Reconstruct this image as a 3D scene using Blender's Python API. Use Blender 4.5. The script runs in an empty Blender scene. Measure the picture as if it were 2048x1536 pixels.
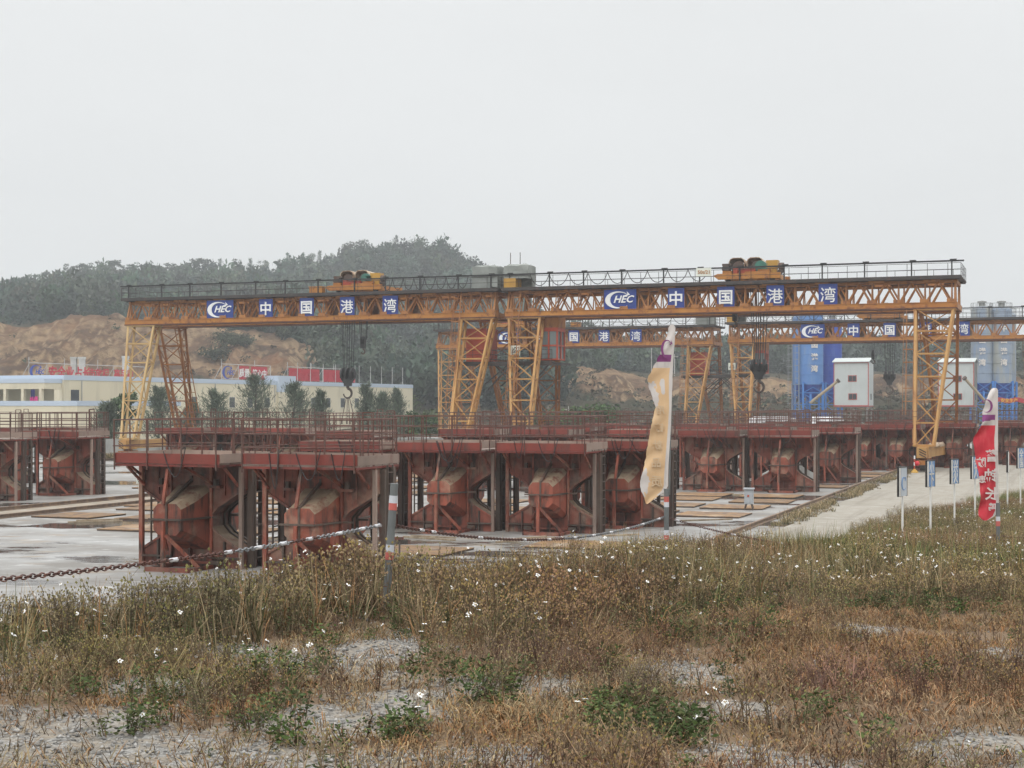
import bpy, math, random
import numpy as np
from mathutils import Vector, Matrix

C = bpy.context.scene.collection
SC = bpy.context.scene
random.seed(7)
RNG = np.random.default_rng(11)
R = math.radians

# ------------------------------------------------------------------ camera
HAZE_D = 0.00056
FPX, EYE, HOR = 3050.0, 4.4, 812.0          # focal length in photo pixels, eye height above the yard, horizon row
cd = bpy.data.cameras.new('camera')
cam = bpy.data.objects.new('camera', cd)
C.objects.link(cam)
cam.location = (0, 0, EYE)
cam.rotation_euler = (R(90), 0, 0)
cd.sensor_fit = 'HORIZONTAL'
cd.sensor_width = 36.0
cd.lens = 36.0 * FPX / 2048
cd.shift_y = (HOR - 768) / 2048
cd.clip_start = 0.1
cd.clip_end = 6000
SC.camera = cam

# ------------------------------------------------------------------ overcast sky
SUN_EL, SUN_AZ = R(52), R(205)
world = bpy.data.worlds.new('World')
SC.world = world
world.use_nodes = True
nt = world.node_tree
for n in list(nt.nodes):
    nt.nodes.remove(n)
out = nt.nodes.new('ShaderNodeOutputWorld')
bg = nt.nodes.new('ShaderNodeBackground')
sky = nt.nodes.new('ShaderNodeTexSky')
sky.sky_type = 'NISHITA'
sky.sun_disc = False
sky.sun_elevation = SUN_EL
sky.sun_rotation = SUN_AZ
sky.dust_density = 5.0
hs = nt.nodes.new('ShaderNodeHueSaturation')
hs.inputs['Saturation'].default_value = 0.12
hs.inputs['Value'].default_value = 0.55
tc = nt.nodes.new('ShaderNodeTexCoord')
sx = nt.nodes.new('ShaderNodeSeparateXYZ')
ramp = nt.nodes.new('ShaderNodeValToRGB')      # overcast cloud layer: brighter towards the zenith
e = ramp.color_ramp.elements
e[0].position = 0.0
e[0].color = (7.85, 7.95, 7.95, 1)
e[1].position = 1.0
e[1].color = (23.0, 23.2, 23.2, 1)
for p_, c_ in ((0.06, (7.95, 8.08, 8.08, 1)), (0.14, (8.1, 8.25, 8.3, 1)), (0.26, (8.4, 8.55, 8.6, 1)), (0.5, (15.5, 15.7, 15.7, 1))):
    q = e.new(p_)
    q.color = c_
cl = nt.nodes.new('ShaderNodeTexNoise')
cl.inputs['Scale'].default_value = 3.0
cl.inputs['Detail'].default_value = 5.0
mpn = nt.nodes.new('ShaderNodeMapping')
mpn.inputs['Scale'].default_value = (1.0, 1.0, 3.0)
clr = nt.nodes.new('ShaderNodeMapRange')
clr.inputs['From Min'].default_value = 0.3
clr.inputs['From Max'].default_value = 0.7
clr.inputs['To Min'].default_value = 0.975
clr.inputs['To Max'].default_value = 1.025
vm = nt.nodes.new('ShaderNodeVectorMath')
vm.operation = 'SCALE'
mx = nt.nodes.new('ShaderNodeMixRGB')
mx.inputs['Fac'].default_value = 0.9
L = nt.links.new
L(sky.outputs['Color'], hs.inputs['Color'])
L(tc.outputs['Generated'], sx.inputs['Vector'])
L(sx.outputs['Z'], ramp.inputs['Fac'])
L(tc.outputs['Generated'], mpn.inputs['Vector'])
L(mpn.outputs['Vector'], cl.inputs['Vector'])
L(cl.outputs['Fac'], clr.inputs['Value'])
L(ramp.outputs['Color'], vm.inputs[0])
L(clr.outputs['Result'], vm.inputs['Scale'])
L(hs.outputs['Color'], mx.inputs['Color1'])
L(vm.outputs['Vector'], mx.inputs['Color2'])
L(mx.outputs['Color'], bg.inputs['Color'])
bg.inputs['Strength'].default_value = 0.109
L(bg.outputs['Background'], out.inputs['Surface'])

sd = bpy.data.lights.new('sun', 'SUN')
sun = bpy.data.objects.new('sun', sd)
C.objects.link(sun)
sd.energy = 0.9
sd.angle = R(40)
sd.color = (1.0, 0.975, 0.94)
sun.rotation_euler = (R(38), 0, R(-25))
SC.view_settings.view_transform = 'Standard'
SC.view_settings.look = 'None'
SC.view_settings.exposure = 0.0
SC.view_settings.gamma = 1.0
try:
    SC.cycles.use_denoising = True
    SC.cycles.max_bounces = 6
    SC.cycles.diffuse_bounces = 3
    SC.cycles.glossy_bounces = 2
    SC.cycles.transmission_bounces = 3
    SC.cycles.volume_bounces = 0
    SC.cycles.transparent_max_bounces = 6
except Exception:
    pass

# ------------------------------------------------------------------ helpers
def tag(o, label=None, cat=None, group=None, kind=None):
    if label: o['label'] = label
    if cat: o['category'] = cat
    if group: o['group'] = group
    if kind: o['kind'] = kind
    return o

def empty(name, loc, rz=0.0):
    o = bpy.data.objects.new(name, None)
    C.objects.link(o)
    o.location = loc
    o.rotation_euler = (0, 0, rz)
    o.empty_display_size = 0.3
    return o

def copy_tree(o, parent=None):
    c = o.copy()
    C.objects.link(c)
    if parent is not None:
        c.parent = parent
    for ch in list(o.children):
        copy_tree(ch, c)
    return c

class MB:
    """collects simple solids; build() links them as one mesh object"""
    def __init__(self):
        self.v, self.f, self.m = [], [], []
    def add(self, vs, fs, mi=0):
        b = len(self.v)
        self.v += [tuple(p) for p in vs]
        self.f += [tuple(b + i for i in q) for q in fs]
        self.m += [mi] * len(fs)
        return self
    def box(self, c, s, mi=0, rz=0.0, rx=0.0, ry=0.0):
        m = Matrix.Rotation(rz, 3, 'Z') @ Matrix.Rotation(ry, 3, 'Y') @ Matrix.Rotation(rx, 3, 'X')
        vs = []
        for dx in (-.5, .5):
            for dy in (-.5, .5):
                for dz in (-.5, .5):
                    vs.append(Vector(c) + m @ Vector((dx * s[0], dy * s[1], dz * s[2])))
        return self.add(vs, [(0, 1, 3, 2), (4, 6, 7, 5), (0, 4, 5, 1), (2, 3, 7, 6), (0, 2, 6, 4), (1, 5, 7, 3)], mi)
    def bb(self, x0, x1, y0, y1, z0, z1, mi=0):
        return self.box(((x0 + x1) / 2, (y0 + y1) / 2, (z0 + z1) / 2), (x1 - x0, y1 - y0, z1 - z0), mi)
    def bar(self, p, q, w, h=None, mi=0):
        h = w if h is None else h
        p, q = Vector(p), Vector(q)
        d = (q - p)
        if d.length < 1e-6: return self
        d.normalize()
        up = Vector((0, 0, 1)) if abs(d.z) < 0.95 else Vector((0, 1, 0))
        a = d.cross(up).normalized()
        b = a.cross(d).normalized()
        vs = []
        for e_ in (p, q):
            for sa, sb in ((-1, -1), (1, -1), (1, 1), (-1, 1)):
                vs.append(e_ + a * (sa * w / 2) + b * (sb * h / 2))
        return self.add(vs, [(3, 2, 1, 0), (4, 5, 6, 7), (0, 1, 5, 4), (1, 2, 6, 5), (2, 3, 7, 6), (3, 0, 4, 7)], mi)
    def tube(self, p, q, r, n=8, r2=None, mi=0, caps=True):
        r2 = r if r2 is None else r2
        p, q = Vector(p), Vector(q)
        d = q - p
        if d.length < 1e-6: return self
        d.normalize()
        up = Vector((0, 0, 1)) if abs(d.z) < 0.95 else Vector((0, 1, 0))
        a = d.cross(up).normalized()
        b = a.cross(d).normalized()
        vs, fs = [], []
        for e_, rr in ((p, r), (q, r2)):
            for i in range(n):
                t = 2 * math.pi * i / n
                vs.append(e_ + a * (math.cos(t) * rr) + b * (math.sin(t) * rr))
        for i in range(n):
            j = (i + 1) % n
            fs.append((i, j, n + j, n + i))
        if caps:
            fs.append(tuple(range(n - 1, -1, -1)))
            fs.append(tuple(range(n, 2 * n)))
        return self.add(vs, fs, mi)
    def path(self, pts, r, n=6, mi=0):
        for i in range(len(pts) - 1):
            self.tube(pts[i], pts[i + 1], r, n, mi=mi)
        return self
    def prism(self, poly, y0, y1, mi=0, top_mi=None, thr=0.3):
        """poly: counter-clockwise (x, z) seen from -y"""
        n = len(poly)
        vs = [(x, y0, z) for x, z in poly] + [(x, y1, z) for x, z in poly]
        self.add(vs, [tuple(range(n)), tuple(range(2 * n - 1, n - 1, -1))], mi)
        for i in range(n):
            j = (i + 1) % n
            dx, dz = poly[j][0] - poly[i][0], poly[j][1] - poly[i][1]
            nz = -dx / (math.hypot(dx, dz) + 1e-9)
            m_ = top_mi if (top_mi is not None and nz > thr) else mi
            self.add([vs[i], vs[j], vs[n + j], vs[n + i]], [(0, 3, 2, 1)], m_)
        return self
    def loft(self, rings, mi=0, top_mi=None, cap=True, thr=0.3):
        n = len(rings[0])
        for a_, b_ in zip(rings[:-1], rings[1:]):
            for i in range(n):
                j = (i + 1) % n
                q = [Vector(a_[i]), Vector(a_[j]), Vector(b_[j]), Vector(b_[i])]
                nn = (q[2] - q[0]).cross(q[3] - q[1])
                nz = abs(nn.normalized().z) if nn.length > 0 else 0
                upw = sum(p.z for p in q) / 4 > sum(Vector(p).z for p in a_ + b_) / (2 * n)
                self.add(q, [(0, 1, 2, 3)], top_mi if (top_mi is not None and nz > thr and upw) else mi)
        if cap:
            self.add(rings[0], [tuple(range(n - 1, -1, -1))], mi)
            self.add(rings[-1], [tuple(range(n))], mi)
        return self
    def lathe(self, prof, c=(0, 0, 0), n=20, mi=0):
        vs, fs = [], []
        for r_, z_ in prof:
            for i in range(n):
                t = 2 * math.pi * i / n
                vs.append((c[0] + r_ * math.cos(t), c[1] + r_ * math.sin(t), c[2] + z_))
        for k in range(len(prof) - 1):
            for i in range(n):
                j = (i + 1) % n
                fs.append((k * n + i, k * n + j, (k + 1) * n + j, (k + 1) * n + i))
        return self.add(vs, fs, mi)
    def build(self, name, mats, parent=None, smooth=False, loc=(0, 0, 0)):
        me = bpy.data.meshes.new(name)
        me.from_pydata(self.v, [], self.f)
        mats = mats if isinstance(mats, (list, tuple)) else [mats]
        for m_ in mats:
            me.materials.append(m_)
        if len(mats) > 1:
            me.polygons.foreach_set('material_index', self.m)
        if smooth:
            me.polygons.foreach_set('use_smooth', [True] * len(self.f))
        me.update()
        o = bpy.data.objects.new(name, me)
        C.objects.link(o)
        o.location = loc
        if parent is not None:
            o.parent = parent
        return o

def np_mesh(name, V, Q, mat, col=None, parent=None, smooth=False, attrs=None):
    """V (n,3) and quads Q (m,4) as one mesh object, with an optional colour per vertex"""
    me = bpy.data.meshes.new(name)
    V = np.asarray(V, np.float32)
    Q = np.asarray(Q, np.int32)
    k = Q.shape[1]
    me.vertices.add(len(V))
    me.vertices.foreach_set('co', V.ravel())
    me.loops.add(len(Q) * k)
    me.loops.foreach_set('vertex_index', Q.ravel())
    me.polygons.add(len(Q))
    me.polygons.foreach_set('loop_start', np.arange(0, len(Q) * k, k, dtype=np.int32))
    me.polygons.foreach_set('loop_total', np.full(len(Q), k, np.int32))
    if smooth:
        me.polygons.foreach_set('use_smooth', np.ones(len(Q), bool))
    me.update(calc_edges=True)
    if col is not None:
        a = me.attributes.new('tint', 'FLOAT_COLOR', 'POINT')
        cc = np.ones((len(V), 4), np.float32)
        cc[:, :3] = col
        a.data.foreach_set('color', cc.ravel())
    for nm, arr in (attrs or {}).items():
        a = me.attributes.new(nm, 'FLOAT', 'POINT')
        a.data.foreach_set('value', np.asarray(arr, np.float32).ravel())
    me.materials.append(mat)
    o = bpy.data.objects.new(name, me)
    C.objects.link(o)
    if parent is not None:
        o.parent = parent
    return o

def vnoise(x, y, seed=0):
    x, y = np.asarray(x, float), np.asarray(y, float)
    xi, yi = np.floor(x).astype(np.int64), np.floor(y).astype(np.int64)
    xf, yf = x - xi, y - yi
    def h(a, b):
        n = (a * 374761393 + b * 668265263 + seed * 974634777) & 0x7fffffff
        n = ((n ^ (n >> 13)) * 1274126177) & 0x7fffffff
        return ((n ^ (n >> 16)) & 0xffff) / 65535.0
    u, v = xf * xf * (3 - 2 * xf), yf * yf * (3 - 2 * yf)
    return (h(xi, yi) * (1 - u) + h(xi + 1, yi) * u) * (1 - v) + (h(xi, yi + 1) * (1 - u) + h(xi + 1, yi + 1) * u) * v

def fbm(x, y, seed=0, oct=4):
    s, a, t = 0, 1.0, 0
    for i in range(oct):
        s = s + a * vnoise(np.asarray(x) * 2 ** i, np.asarray(y) * 2 ** i, seed + i * 7)
        t += a
        a *= .5
    return s / t

# ------------------------------------------------------------------ materials
def new_mat(name):
    m = bpy.data.materials.new(name)
    m.use_nodes = True
    t = m.node_tree
    b = next(n for n in t.nodes if n.type == 'BSDF_PRINCIPLED')
    return m, t, b

def noise_node(t, vec, scale, detail=4, rough=.55, w=None):
    n = t.nodes.new('ShaderNodeTexNoise')
    n.inputs['Scale'].default_value = scale
    n.inputs['Detail'].default_value = detail
    n.inputs['Roughness'].default_value = rough
    if w is not None:
        n.noise_dimensions = '4D'
        t.links.new(w, n.inputs['W'])
    t.links.new(vec, n.inputs['Vector'])
    return n

def rng_node(t, val, a, b, c=0.0, d=1.0):
    n = t.nodes.new('ShaderNodeMapRange')
    n.inputs['From Min'].default_value = a
    n.inputs['From Max'].default_value = b
    n.inputs['To Min'].default_value = c
    n.inputs['To Max'].default_value = d
    t.links.new(val, n.inputs['Value'])
    return n.outputs['Result']

def mix_node(t, fac, c1, c2):
    n = t.nodes.new('ShaderNodeMixRGB')
    for s, v in ((n.inputs['Fac'], fac), (n.inputs['Color1'], c1), (n.inputs['Color2'], c2)):
        if isinstance(v, (int, float)):
            s.default_value = v
        elif isinstance(v, (tuple, list)):
            s.default_value = (*v[:3], 1)
        else:
            t.links.new(v, s)
    return n.outputs['Color']

def weathered(name, c1, c2, rust=None, scale=1.2, rough=.65, lo=.45, hi=.62, rnd=.12, bump=.15, streak=True, dust=None, dlo=.5, dhi=.7, metal=0.0, world_pos=False):
    """paint c1 mottled with c2, patches of rust running down it, and a film of dust"""
    m, t, b = new_mat(name)
    tcn = t.nodes.new('ShaderNodeTexCoord')
    oi = t.nodes.new('ShaderNodeObjectInfo')
    ml = t.nodes.new('ShaderNodeMath')
    ml.operation = 'MULTIPLY'
    ml.inputs[1].default_value = 37.0
    t.links.new(oi.outputs['Random'], ml.inputs[0])
    w = ml.outputs[0]
    vec = tcn.outputs['Object']
    n1 = noise_node(t, vec, scale, 5, .6, w)
    col = mix_node(t, rng_node(t, n1.outputs['Fac'], .35, .65), c1, c2)
    if rust is not None:
        mp = t.nodes.new('ShaderNodeMapping')
        mp.inputs['Scale'].default_value = (1, 1, .22 if streak else 1)
        t.links.new(vec, mp.inputs['Vector'])
        n2 = noise_node(t, mp.outputs['Vector'], scale * 3.1, 6, .65, w)
        col = mix_node(t, rng_node(t, n2.outputs['Fac'], lo, hi), col, rust)
    if dust is not None:
        n3 = noise_node(t, vec, scale * .9, 5, .65, w)
        col = mix_node(t, rng_node(t, n3.outputs['Fac'], dlo, dhi, 0, .8), col, dust)
    hv = t.nodes.new('ShaderNodeHueSaturation')
    t.links.new(rng_node(t, oi.outputs['Random'], 0, 1, 1 - rnd, 1 + rnd), hv.inputs['Value'])
    t.links.new(col, hv.inputs['Color'])
    t.links.new(hv.outputs['Color'], b.inputs['Base Color'])
    b.inputs['Roughness'].default_value = rough
    b.inputs['Metallic'].default_value = metal
    if bump:
        nb = noise_node(t, vec, scale * 9, 4, .6)
        bp = t.nodes.new('ShaderNodeBump')
        bp.inputs['Strength'].default_value = bump
        bp.inputs['Distance'].default_value = .02
        t.links.new(nb.outputs['Fac'], bp.inputs['Height'])
        t.links.new(bp.outputs['Normal'], b.inputs['Normal'])
    return m

def tint_mat(name, rough=.75, trans=0.0):
    m, t, b = new_mat(name)
    a = t.nodes.new('ShaderNodeAttribute')
    a.attribute_name = 'tint'
    t.links.new(a.outputs['Color'], b.inputs['Base Color'])
    b.inputs['Roughness'].default_value = rough
    b.inputs['Specular IOR Level'].default_value = .2
    return m

mould_red = weathered('mould_red', (.30, .075, .042), (.195, .056, .034), rust=(.058, .032, .024), scale=1.3, lo=.49, hi=.62, dust=(.34, .23, .16), dlo=.51, dhi=.72, rnd=.22, rough=.6)
mould_wall = weathered('mould_wall', (.265, .072, .045), (.155, .052, .034), rust=(.055, .034, .027), scale=1.1, lo=.49, hi=.62, dust=(.32, .225, .165), dlo=.50, dhi=.72, rnd=.22)
cement = weathered('cement_crust', (.30, .23, .155), (.215, .155, .105), rust=(.15, .05, .03), scale=1.3, lo=.50, hi=.66, rnd=.15, rough=.9, bump=.4, streak=False)
toe_red = weathered('toe_board_red', (.215, .034, .022), (.145, .030, .020), rust=(.060, .032, .024), scale=.9, lo=.52, hi=.68, rnd=.18, rough=.55)
toe_grey = weathered('toe_board_grey', (.30, .22, .18), (.21, .155, .125), rust=(.16, .055, .04), scale=.8, lo=.55, hi=.72, rnd=.28, rough=.8)
dark_steel = weathered('sooty_steel', (.060, .045, .036), (.105, .075, .058), rust=(.09, .035, .022), scale=1.6, lo=.52, hi=.66, rnd=.3, rough=.7)
rail_paint = weathered('guardrail_paint', (.115, .038, .026), (.085, .045, .034), rust=(.12, .085, .065), scale=2.0, lo=.5, hi=.7, rnd=.2, rough=.7, bump=0)
deck_mat = weathered('deck_plate', (.36, .31, .27), (.22, .16, .13), rust=(.14, .05, .035), scale=1.4, lo=.5, hi=.66, rnd=.2, rough=.8)
crane_orange = weathered('crane_orange', (.36, .145, .028), (.25, .090, .022), rust=(.15, .048, .018), scale=.9, lo=.50, hi=.66, rnd=.06, rough=.55, bump=.05)
crane_yellow = weathered('crane_yellow', (.46, .265, .085), (.38, .18, .05), rust=(.22, .085, .03), scale=.8, lo=.54, hi=.72, rnd=.06, rough=.6, bump=.05)
crane_rust = weathered('crane_rust_orange', (.40, .175, .045), (.29, .115, .032), rust=(.15, .055, .025), scale=1.0, lo=.5, hi=.66, rnd=.06, rough=.6, bump=.05)
crane_beam = weathered('crane_beam', (.46, .20, .032), (.34, .125, .022), rust=(.16, .052, .02), scale=.7, lo=.52, hi=.66, rnd=.06, rough=.5, bump=.05, streak=False)
crane_flange = weathered('crane_flange', (.16, .055, .022), (.11, .04, .02), rust=(.07, .032, .02), scale=.8, rough=.65, bump=.05)
crane_dark = weathered('crane_walkway', (.030, .027, .026), (.055, .042, .036), rust=(.10, .045, .03), scale=1.2, lo=.56, hi=.72, rnd=.1, rough=.6, bump=.05)
cab_red = weathered('cab_red', (.42, .065, .025), (.34, .05, .022), rust=(.2, .05, .02), scale=1.0, lo=.58, hi=.75, rnd=.05, rough=.5, bump=.03)
sign_blue = weathered('sign_blue', (.018, .040, .235), (.020, .045, .205), scale=.6, rough=.45, rnd=.05, bump=0)
white_paint = weathered('white_paint', (.80, .80, .80), (.70, .71, .70), scale=1.5, rough=.5, rnd=.03, bump=0)
sign_back = weathered('sign_back', (.20, .135, .095), (.26, .20, .16), rust=(.12, .06, .035), scale=.7, rough=.7)
tarp = weathered('grey_tarpaulin', (.26, .275, .255), (.20, .215, .20), scale=1.6, rough=.8, rnd=.1, bump=.6)
yellow_box = weathered('cabinet_yellow', (.46, .26, .035), (.38, .20, .03), rust=(.25, .1, .03), scale=1, lo=.6, hi=.75, rough=.5)
crane_cream = weathered('crane_cream', (.50, .345, .155), (.43, .27, .10), rust=(.26, .12, .045), scale=.8, lo=.56, hi=.74, rnd=.04, rough=.6, bump=.05)
green_paint = weathered('gearbox_green', (.035, .17, .125), (.03, .12, .09), rust=(.08, .06, .04), scale=2, lo=.6, hi=.75, rough=.5)
hood_cream = weathered('hood_cream', (.55, .45, .33), (.42, .32, .22), rust=(.28, .16, .09), scale=1.2, rough=.6)
black_steel = weathered('black_steel', (.016, .015, .016), (.03, .027, .026), scale=2, rough=.5, bump=0)
glass, _t, _b = new_mat('cab_glass')
_b.inputs['Base Color'].default_value = (.16, .19, .19, 1)
_b.inputs['Roughness'].default_value = .12
_b.inputs['Specular IOR Level'].default_value = .7
# ------------------------------------------------------------------ the setting: bank, yard, road, hills
def interp(x, pts):
    return np.interp(x, [p[0] for p in pts], [p[1] for p in pts])
CREST = [(-30, 5), (-12, 9), (-4, 13), (-1.24, 15.5), (2.55, 25), (9.55, 30), (20, 37), (45, 52), (80, 75)]
TOE = [(-30, 22), (-12, 27), (-4, 30), (0, 35), (4, 38.5), (9.2, 48.5), (12.6, 56.5), (16, 63.5), (19.5, 69), (31.5, 95), (45, 125), (80, 190)]
CRZ = [(-30, 2.7), (-12, 2.55), (-4, 2.38), (-1.24, 2.28), (2.55, 1.90), (9.55, 1.5), (20, 1.25), (45, 1.0), (80, .8)]
def bank_z(x, y):
    x, y = np.asarray(x, float), np.asarray(y, float)
    yc, yt, zc = interp(x, CREST), interp(x, TOE), interp(x, CRZ)
    front = 2.8 + (zc - 2.8) * np.clip(y / yc, 0, 1)
    t = np.clip((y - yc) / (yt - yc), 0, 1)
    shape = np.where(x < 3, 1.25, 1.0)
    z = np.where(y < yc, front, zc * (1 - t) ** shape - .16 * t)
    z = z + (fbm(x * .8, y * .8, 3) - .5) * .16 * np.clip(1.2 - t, 0, 1) + (fbm(x * 3.1, y * 3.1, 5, 2) - .5) * .05
    return z

def soil_material(name, gravel_bias):
    m, t, b = new_mat(name)
    tcn = t.nodes.new('ShaderNodeTexCoord')
    vec = tcn.outputs['Object']
    vo = t.nodes.new('ShaderNodeTexVoronoi')
    vo.inputs['Scale'].default_value = 38
    t.links.new(vec, vo.inputs['Vector'])
    hsv = t.nodes.new('ShaderNodeSeparateColor')
    t.links.new(vo.outputs['Color'], hsv.inputs['Color'])
    peb = mix_node(t, hsv.outputs['Red'], (.10, .096, .09), (.33, .32, .30))
    n = noise_node(t, vec, 6, 5)
    peb = mix_node(t, rng_node(t, n.outputs['Fac'], .40, .65, 0, .75), peb, (.30, .25, .19))
    n2 = noise_node(t, vec, 2.2, 6, .7)
    soil = mix_node(t, n2.outputs['Fac'], (.13, .085, .05), (.24, .17, .11))
    a = t.nodes.new('ShaderNodeAttribute')
    a.attribute_name = 'bare'
    n3 = noise_node(t, vec, 3.0, 5, .7)
    ad = t.nodes.new('ShaderNodeMath')
    ad.operation = 'ADD'
    t.links.new(a.outputs['Fac'], ad.inputs[0])
    t.links.new(rng_node(t, n3.outputs['Fac'], .3, .7, -.35, .35), ad.inputs[1])
    col = mix_node(t, rng_node(t, ad.outputs[0], .35, .6), soil, peb)
    t.links.new(col, b.inputs['Base Color'])
    b.inputs['Roughness'].default_value = .9
    b.inputs['Specular IOR Level'].default_value = .2
    bp = t.nodes.new('ShaderNodeBump')
    bp.inputs['Strength'].default_value = .9
    bp.inputs['Distance'].default_value = .02
    t.links.new(vo.outputs['Distance'], bp.inputs['Height'])
    t.links.new(bp.outputs['Normal'], b.inputs['Normal'])
    return m

# where the bank is bare gravel (1) and where plants cover it (0)
def px_to_bank(px, py):
    """photo pixel to a spot on the bank top"""
    Y = 10.0
    for _ in range(30):
        X = (px - 1024) / FPX * Y
        Y += .6 * ((EYE - float(bank_z(X, Y))) * FPX / (py - HOR) - Y)
    return (px - 1024) / FPX * Y, Y
BARE = [(60, 1300, 110, 32), (40, 1470, 260, 60), (250, 1520, 420, 60), (330, 1372, 120, 22), (560, 1320, 110, 26), (760, 1300, 120, 45),
        (620, 1450, 170, 34), (480, 1300, 90, 22), (800, 1420, 110, 34), (930, 1365, 80, 20), (1110, 1370, 90, 22), (1000, 1520, 130, 30), (720, 1520, 160, 30),
        (1370, 1350, 80, 28), (1730, 1255, 50, 12), (1710, 1275, 30, 10), (1500, 1420, 60, 20), (2000, 1490, 120, 40), (1880, 1510, 130, 30),
        (1480, 1510, 90, 28), (2030, 1300, 60, 18), (1400, 1420, 40, 20), (1290, 1345, 60, 18), (1600, 1530, 120, 20)]
BAREW = []
for px, py, rx, ry in BARE:
    x0, y0 = px_to_bank(px, py)
    x1, _ = px_to_bank(px + rx, py)
    _, ya = px_to_bank(px, py - ry)
    _, yb = px_to_bank(px, py + ry)
    BAREW.append((x0, y0, abs(x1 - x0), abs(ya - yb) / 2))
def bare(x, y):
    s = np.zeros_like(np.asarray(x, float))
    for x0, y0, rx, ry in BAREW:
        d = ((x - x0) / rx) ** 2 + ((y - y0) / ry) ** 2
        s = np.maximum(s, np.exp(-d * .9))
    return np.clip(s * 1.15 + (fbm(x * 2.3, y * 2.3, 21, 3) - .5) * .7 * (s > .05), 0, 1)

xs = np.linspace(-18, 60, 300)
ys = np.concatenate([np.linspace(-3, 5, 20), np.linspace(5.1, 36, 300), np.linspace(36.6, 150, 120)])
gx, gy = np.meshgrid(xs, ys)
gz = bank_z(gx, gy)
V = np.stack([gx.ravel(), gy.ravel(), gz.ravel()], 1)
nx = len(xs)
ii = (np.arange(len(ys) - 1)[:, None] * nx + np.arange(nx - 1)[None, :]).ravel()
Q = np.stack([ii, ii + 1, ii + 1 + nx, ii + nx], 1)
bk = np_mesh('ground', V, Q, soil_material('gravelly_soil', 0), smooth=True, attrs={'bare': bare(gx, gy).ravel()})
bk['kind'] = 'structure'

# concrete yard with wet patches and lime streaks
def yard_material():
    m, t, b = new_mat('yard_concrete')
    tcn = t.nodes.new('ShaderNodeTexCoord')
    mp = t.nodes.new('ShaderNodeMapping')
    mp.inputs['Rotation'].default_value = (0, 0, R(20))
    mp.inputs['Scale'].default_value = (.55, 1.0, 1)
    t.links.new(tcn.outputs['Object'], mp.inputs['Vector'])
    vec = mp.outputs['Vector']
    n1 = noise_node(t, vec, .42, 6, .6)
    n2 = noise_node(t, vec, .16, 6, .62)
    n3 = noise_node(t, vec, 1.6, 6, .65)
    col = mix_node(t, rng_node(t, n1.outputs['Fac'], .40, .60), (.29, .285, .275), (.165, .150, .132))
    col = mix_node(t, rng_node(t, n3.outputs['Fac'], .55, .72), col, (.50, .50, .49))
    col = mix_node(t, rng_node(t, noise_node(t, vec, .9, 5, .6).outputs['Fac'], .56, .68, 0, .7), col, (.26, .19, .12))
    wet = rng_node(t, n2.outputs['Fac'], .54, .58)
    col = mix_node(t, wet, col, (.075, .068, .06))
    t.links.new(col, b.inputs['Base Color'])
    t.links.new(rng_node(t, wet, 0, 1, .55, .08), b.inputs['Roughness'])
    bp = t.nodes.new('ShaderNodeBump')
    bp.inputs['Strength'].default_value = .12
    bp.inputs['Distance'].default_value = .03
    t.links.new(n3.outputs['Fac'], bp.inputs['Height'])
    t.links.new(bp.outputs['Normal'], b.inputs['Normal'])
    return m
yd = MB().add([(-500, -60, 0), (600, -60, 0), (600, 1300, 0), (-500, 1300, 0)], [(0, 1, 2, 3)]).build('yard', yard_material())
yd['kind'] = 'structure'

# dirt road between the right-hand crane rail and the grass
CR, SR = math.cos(R(20)), math.sin(R(20))
def vu(v, u):
    return (v * CR + u * SR, -v * SR + u * CR)
dirt = weathered('dirt_road', (.335, .305, .258), (.275, .25, .205), rust=(.40, .375, .33), scale=.5, lo=.5, hi=.72, rough=.95, bump=.5, streak=False, dust=(.24, .19, .13), dlo=.58, dhi=.75)
_t = dirt.node_tree
_b = next(n for n in _t.nodes if n.type == 'BSDF_PRINCIPLED')
_src = _b.inputs['Base Color'].links[0].from_socket
_tc = next(n for n in _t.nodes if n.type == 'TEX_COORD')
_mp = _t.nodes.new('ShaderNodeMapping')
_mp.vector_type = 'TEXTURE'
_mp.inputs['Rotation'].default_value = (0, 0, R(-20))
_mp.inputs['Scale'].default_value = (.55, 16, 1)
_t.links.new(_tc.outputs['Object'], _mp.inputs['Vector'])
_n = noise_node(_t, _mp.outputs['Vector'], 1.0, 4, .6)
_t.links.new(mix_node(_t, rng_node(_t, _n.outputs['Fac'], .52, .68, 0, .55), _src, (.17, .145, .115)), _b.inputs['Base Color'])
rv = []
NR = 160
for i in range(NR):
    u = 36 + i * 1.1
    a = vu(-9.7 + .55 * (vnoise(u * .35, 0, 4) - .5), u)
    tx = a[0] + 11.5
    rv += [(a[0], a[1], .006), (tx, a[1] - 4.0, .006)]
rd = MB().add(rv, [(2 * i, 2 * i + 1, 2 * i + 3, 2 * i + 2) for i in range(NR - 1)]).build('dirt_road', dirt)
rd['kind'] = 'structure'
# earth strip between the two centre rails
strip = weathered('ballast_strip', (.30, .25, .19), (.22, .18, .14), rust=(.36, .33, .29), scale=.7, lo=.5, hi=.7, rough=.95, bump=.6, streak=False)
sv = []
for i in range(90):
    u = 20 + i * 1.7
    a = vu(-39.35 + .2 * (vnoise(u * .4, 3, 9) - .5), u)
    c_ = vu(-41.9 + .2 * (vnoise(u * .4, 8, 9) - .5), u)
    sv += [(c_[0], c_[1], .005), (a[0], a[1], .005)]
st = MB().add(sv, [(2 * i, 2 * i + 1, 2 * i + 3, 2 * i + 2) for i in range(89)]).build('path', strip)
st['kind'] = 'structure'

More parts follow.
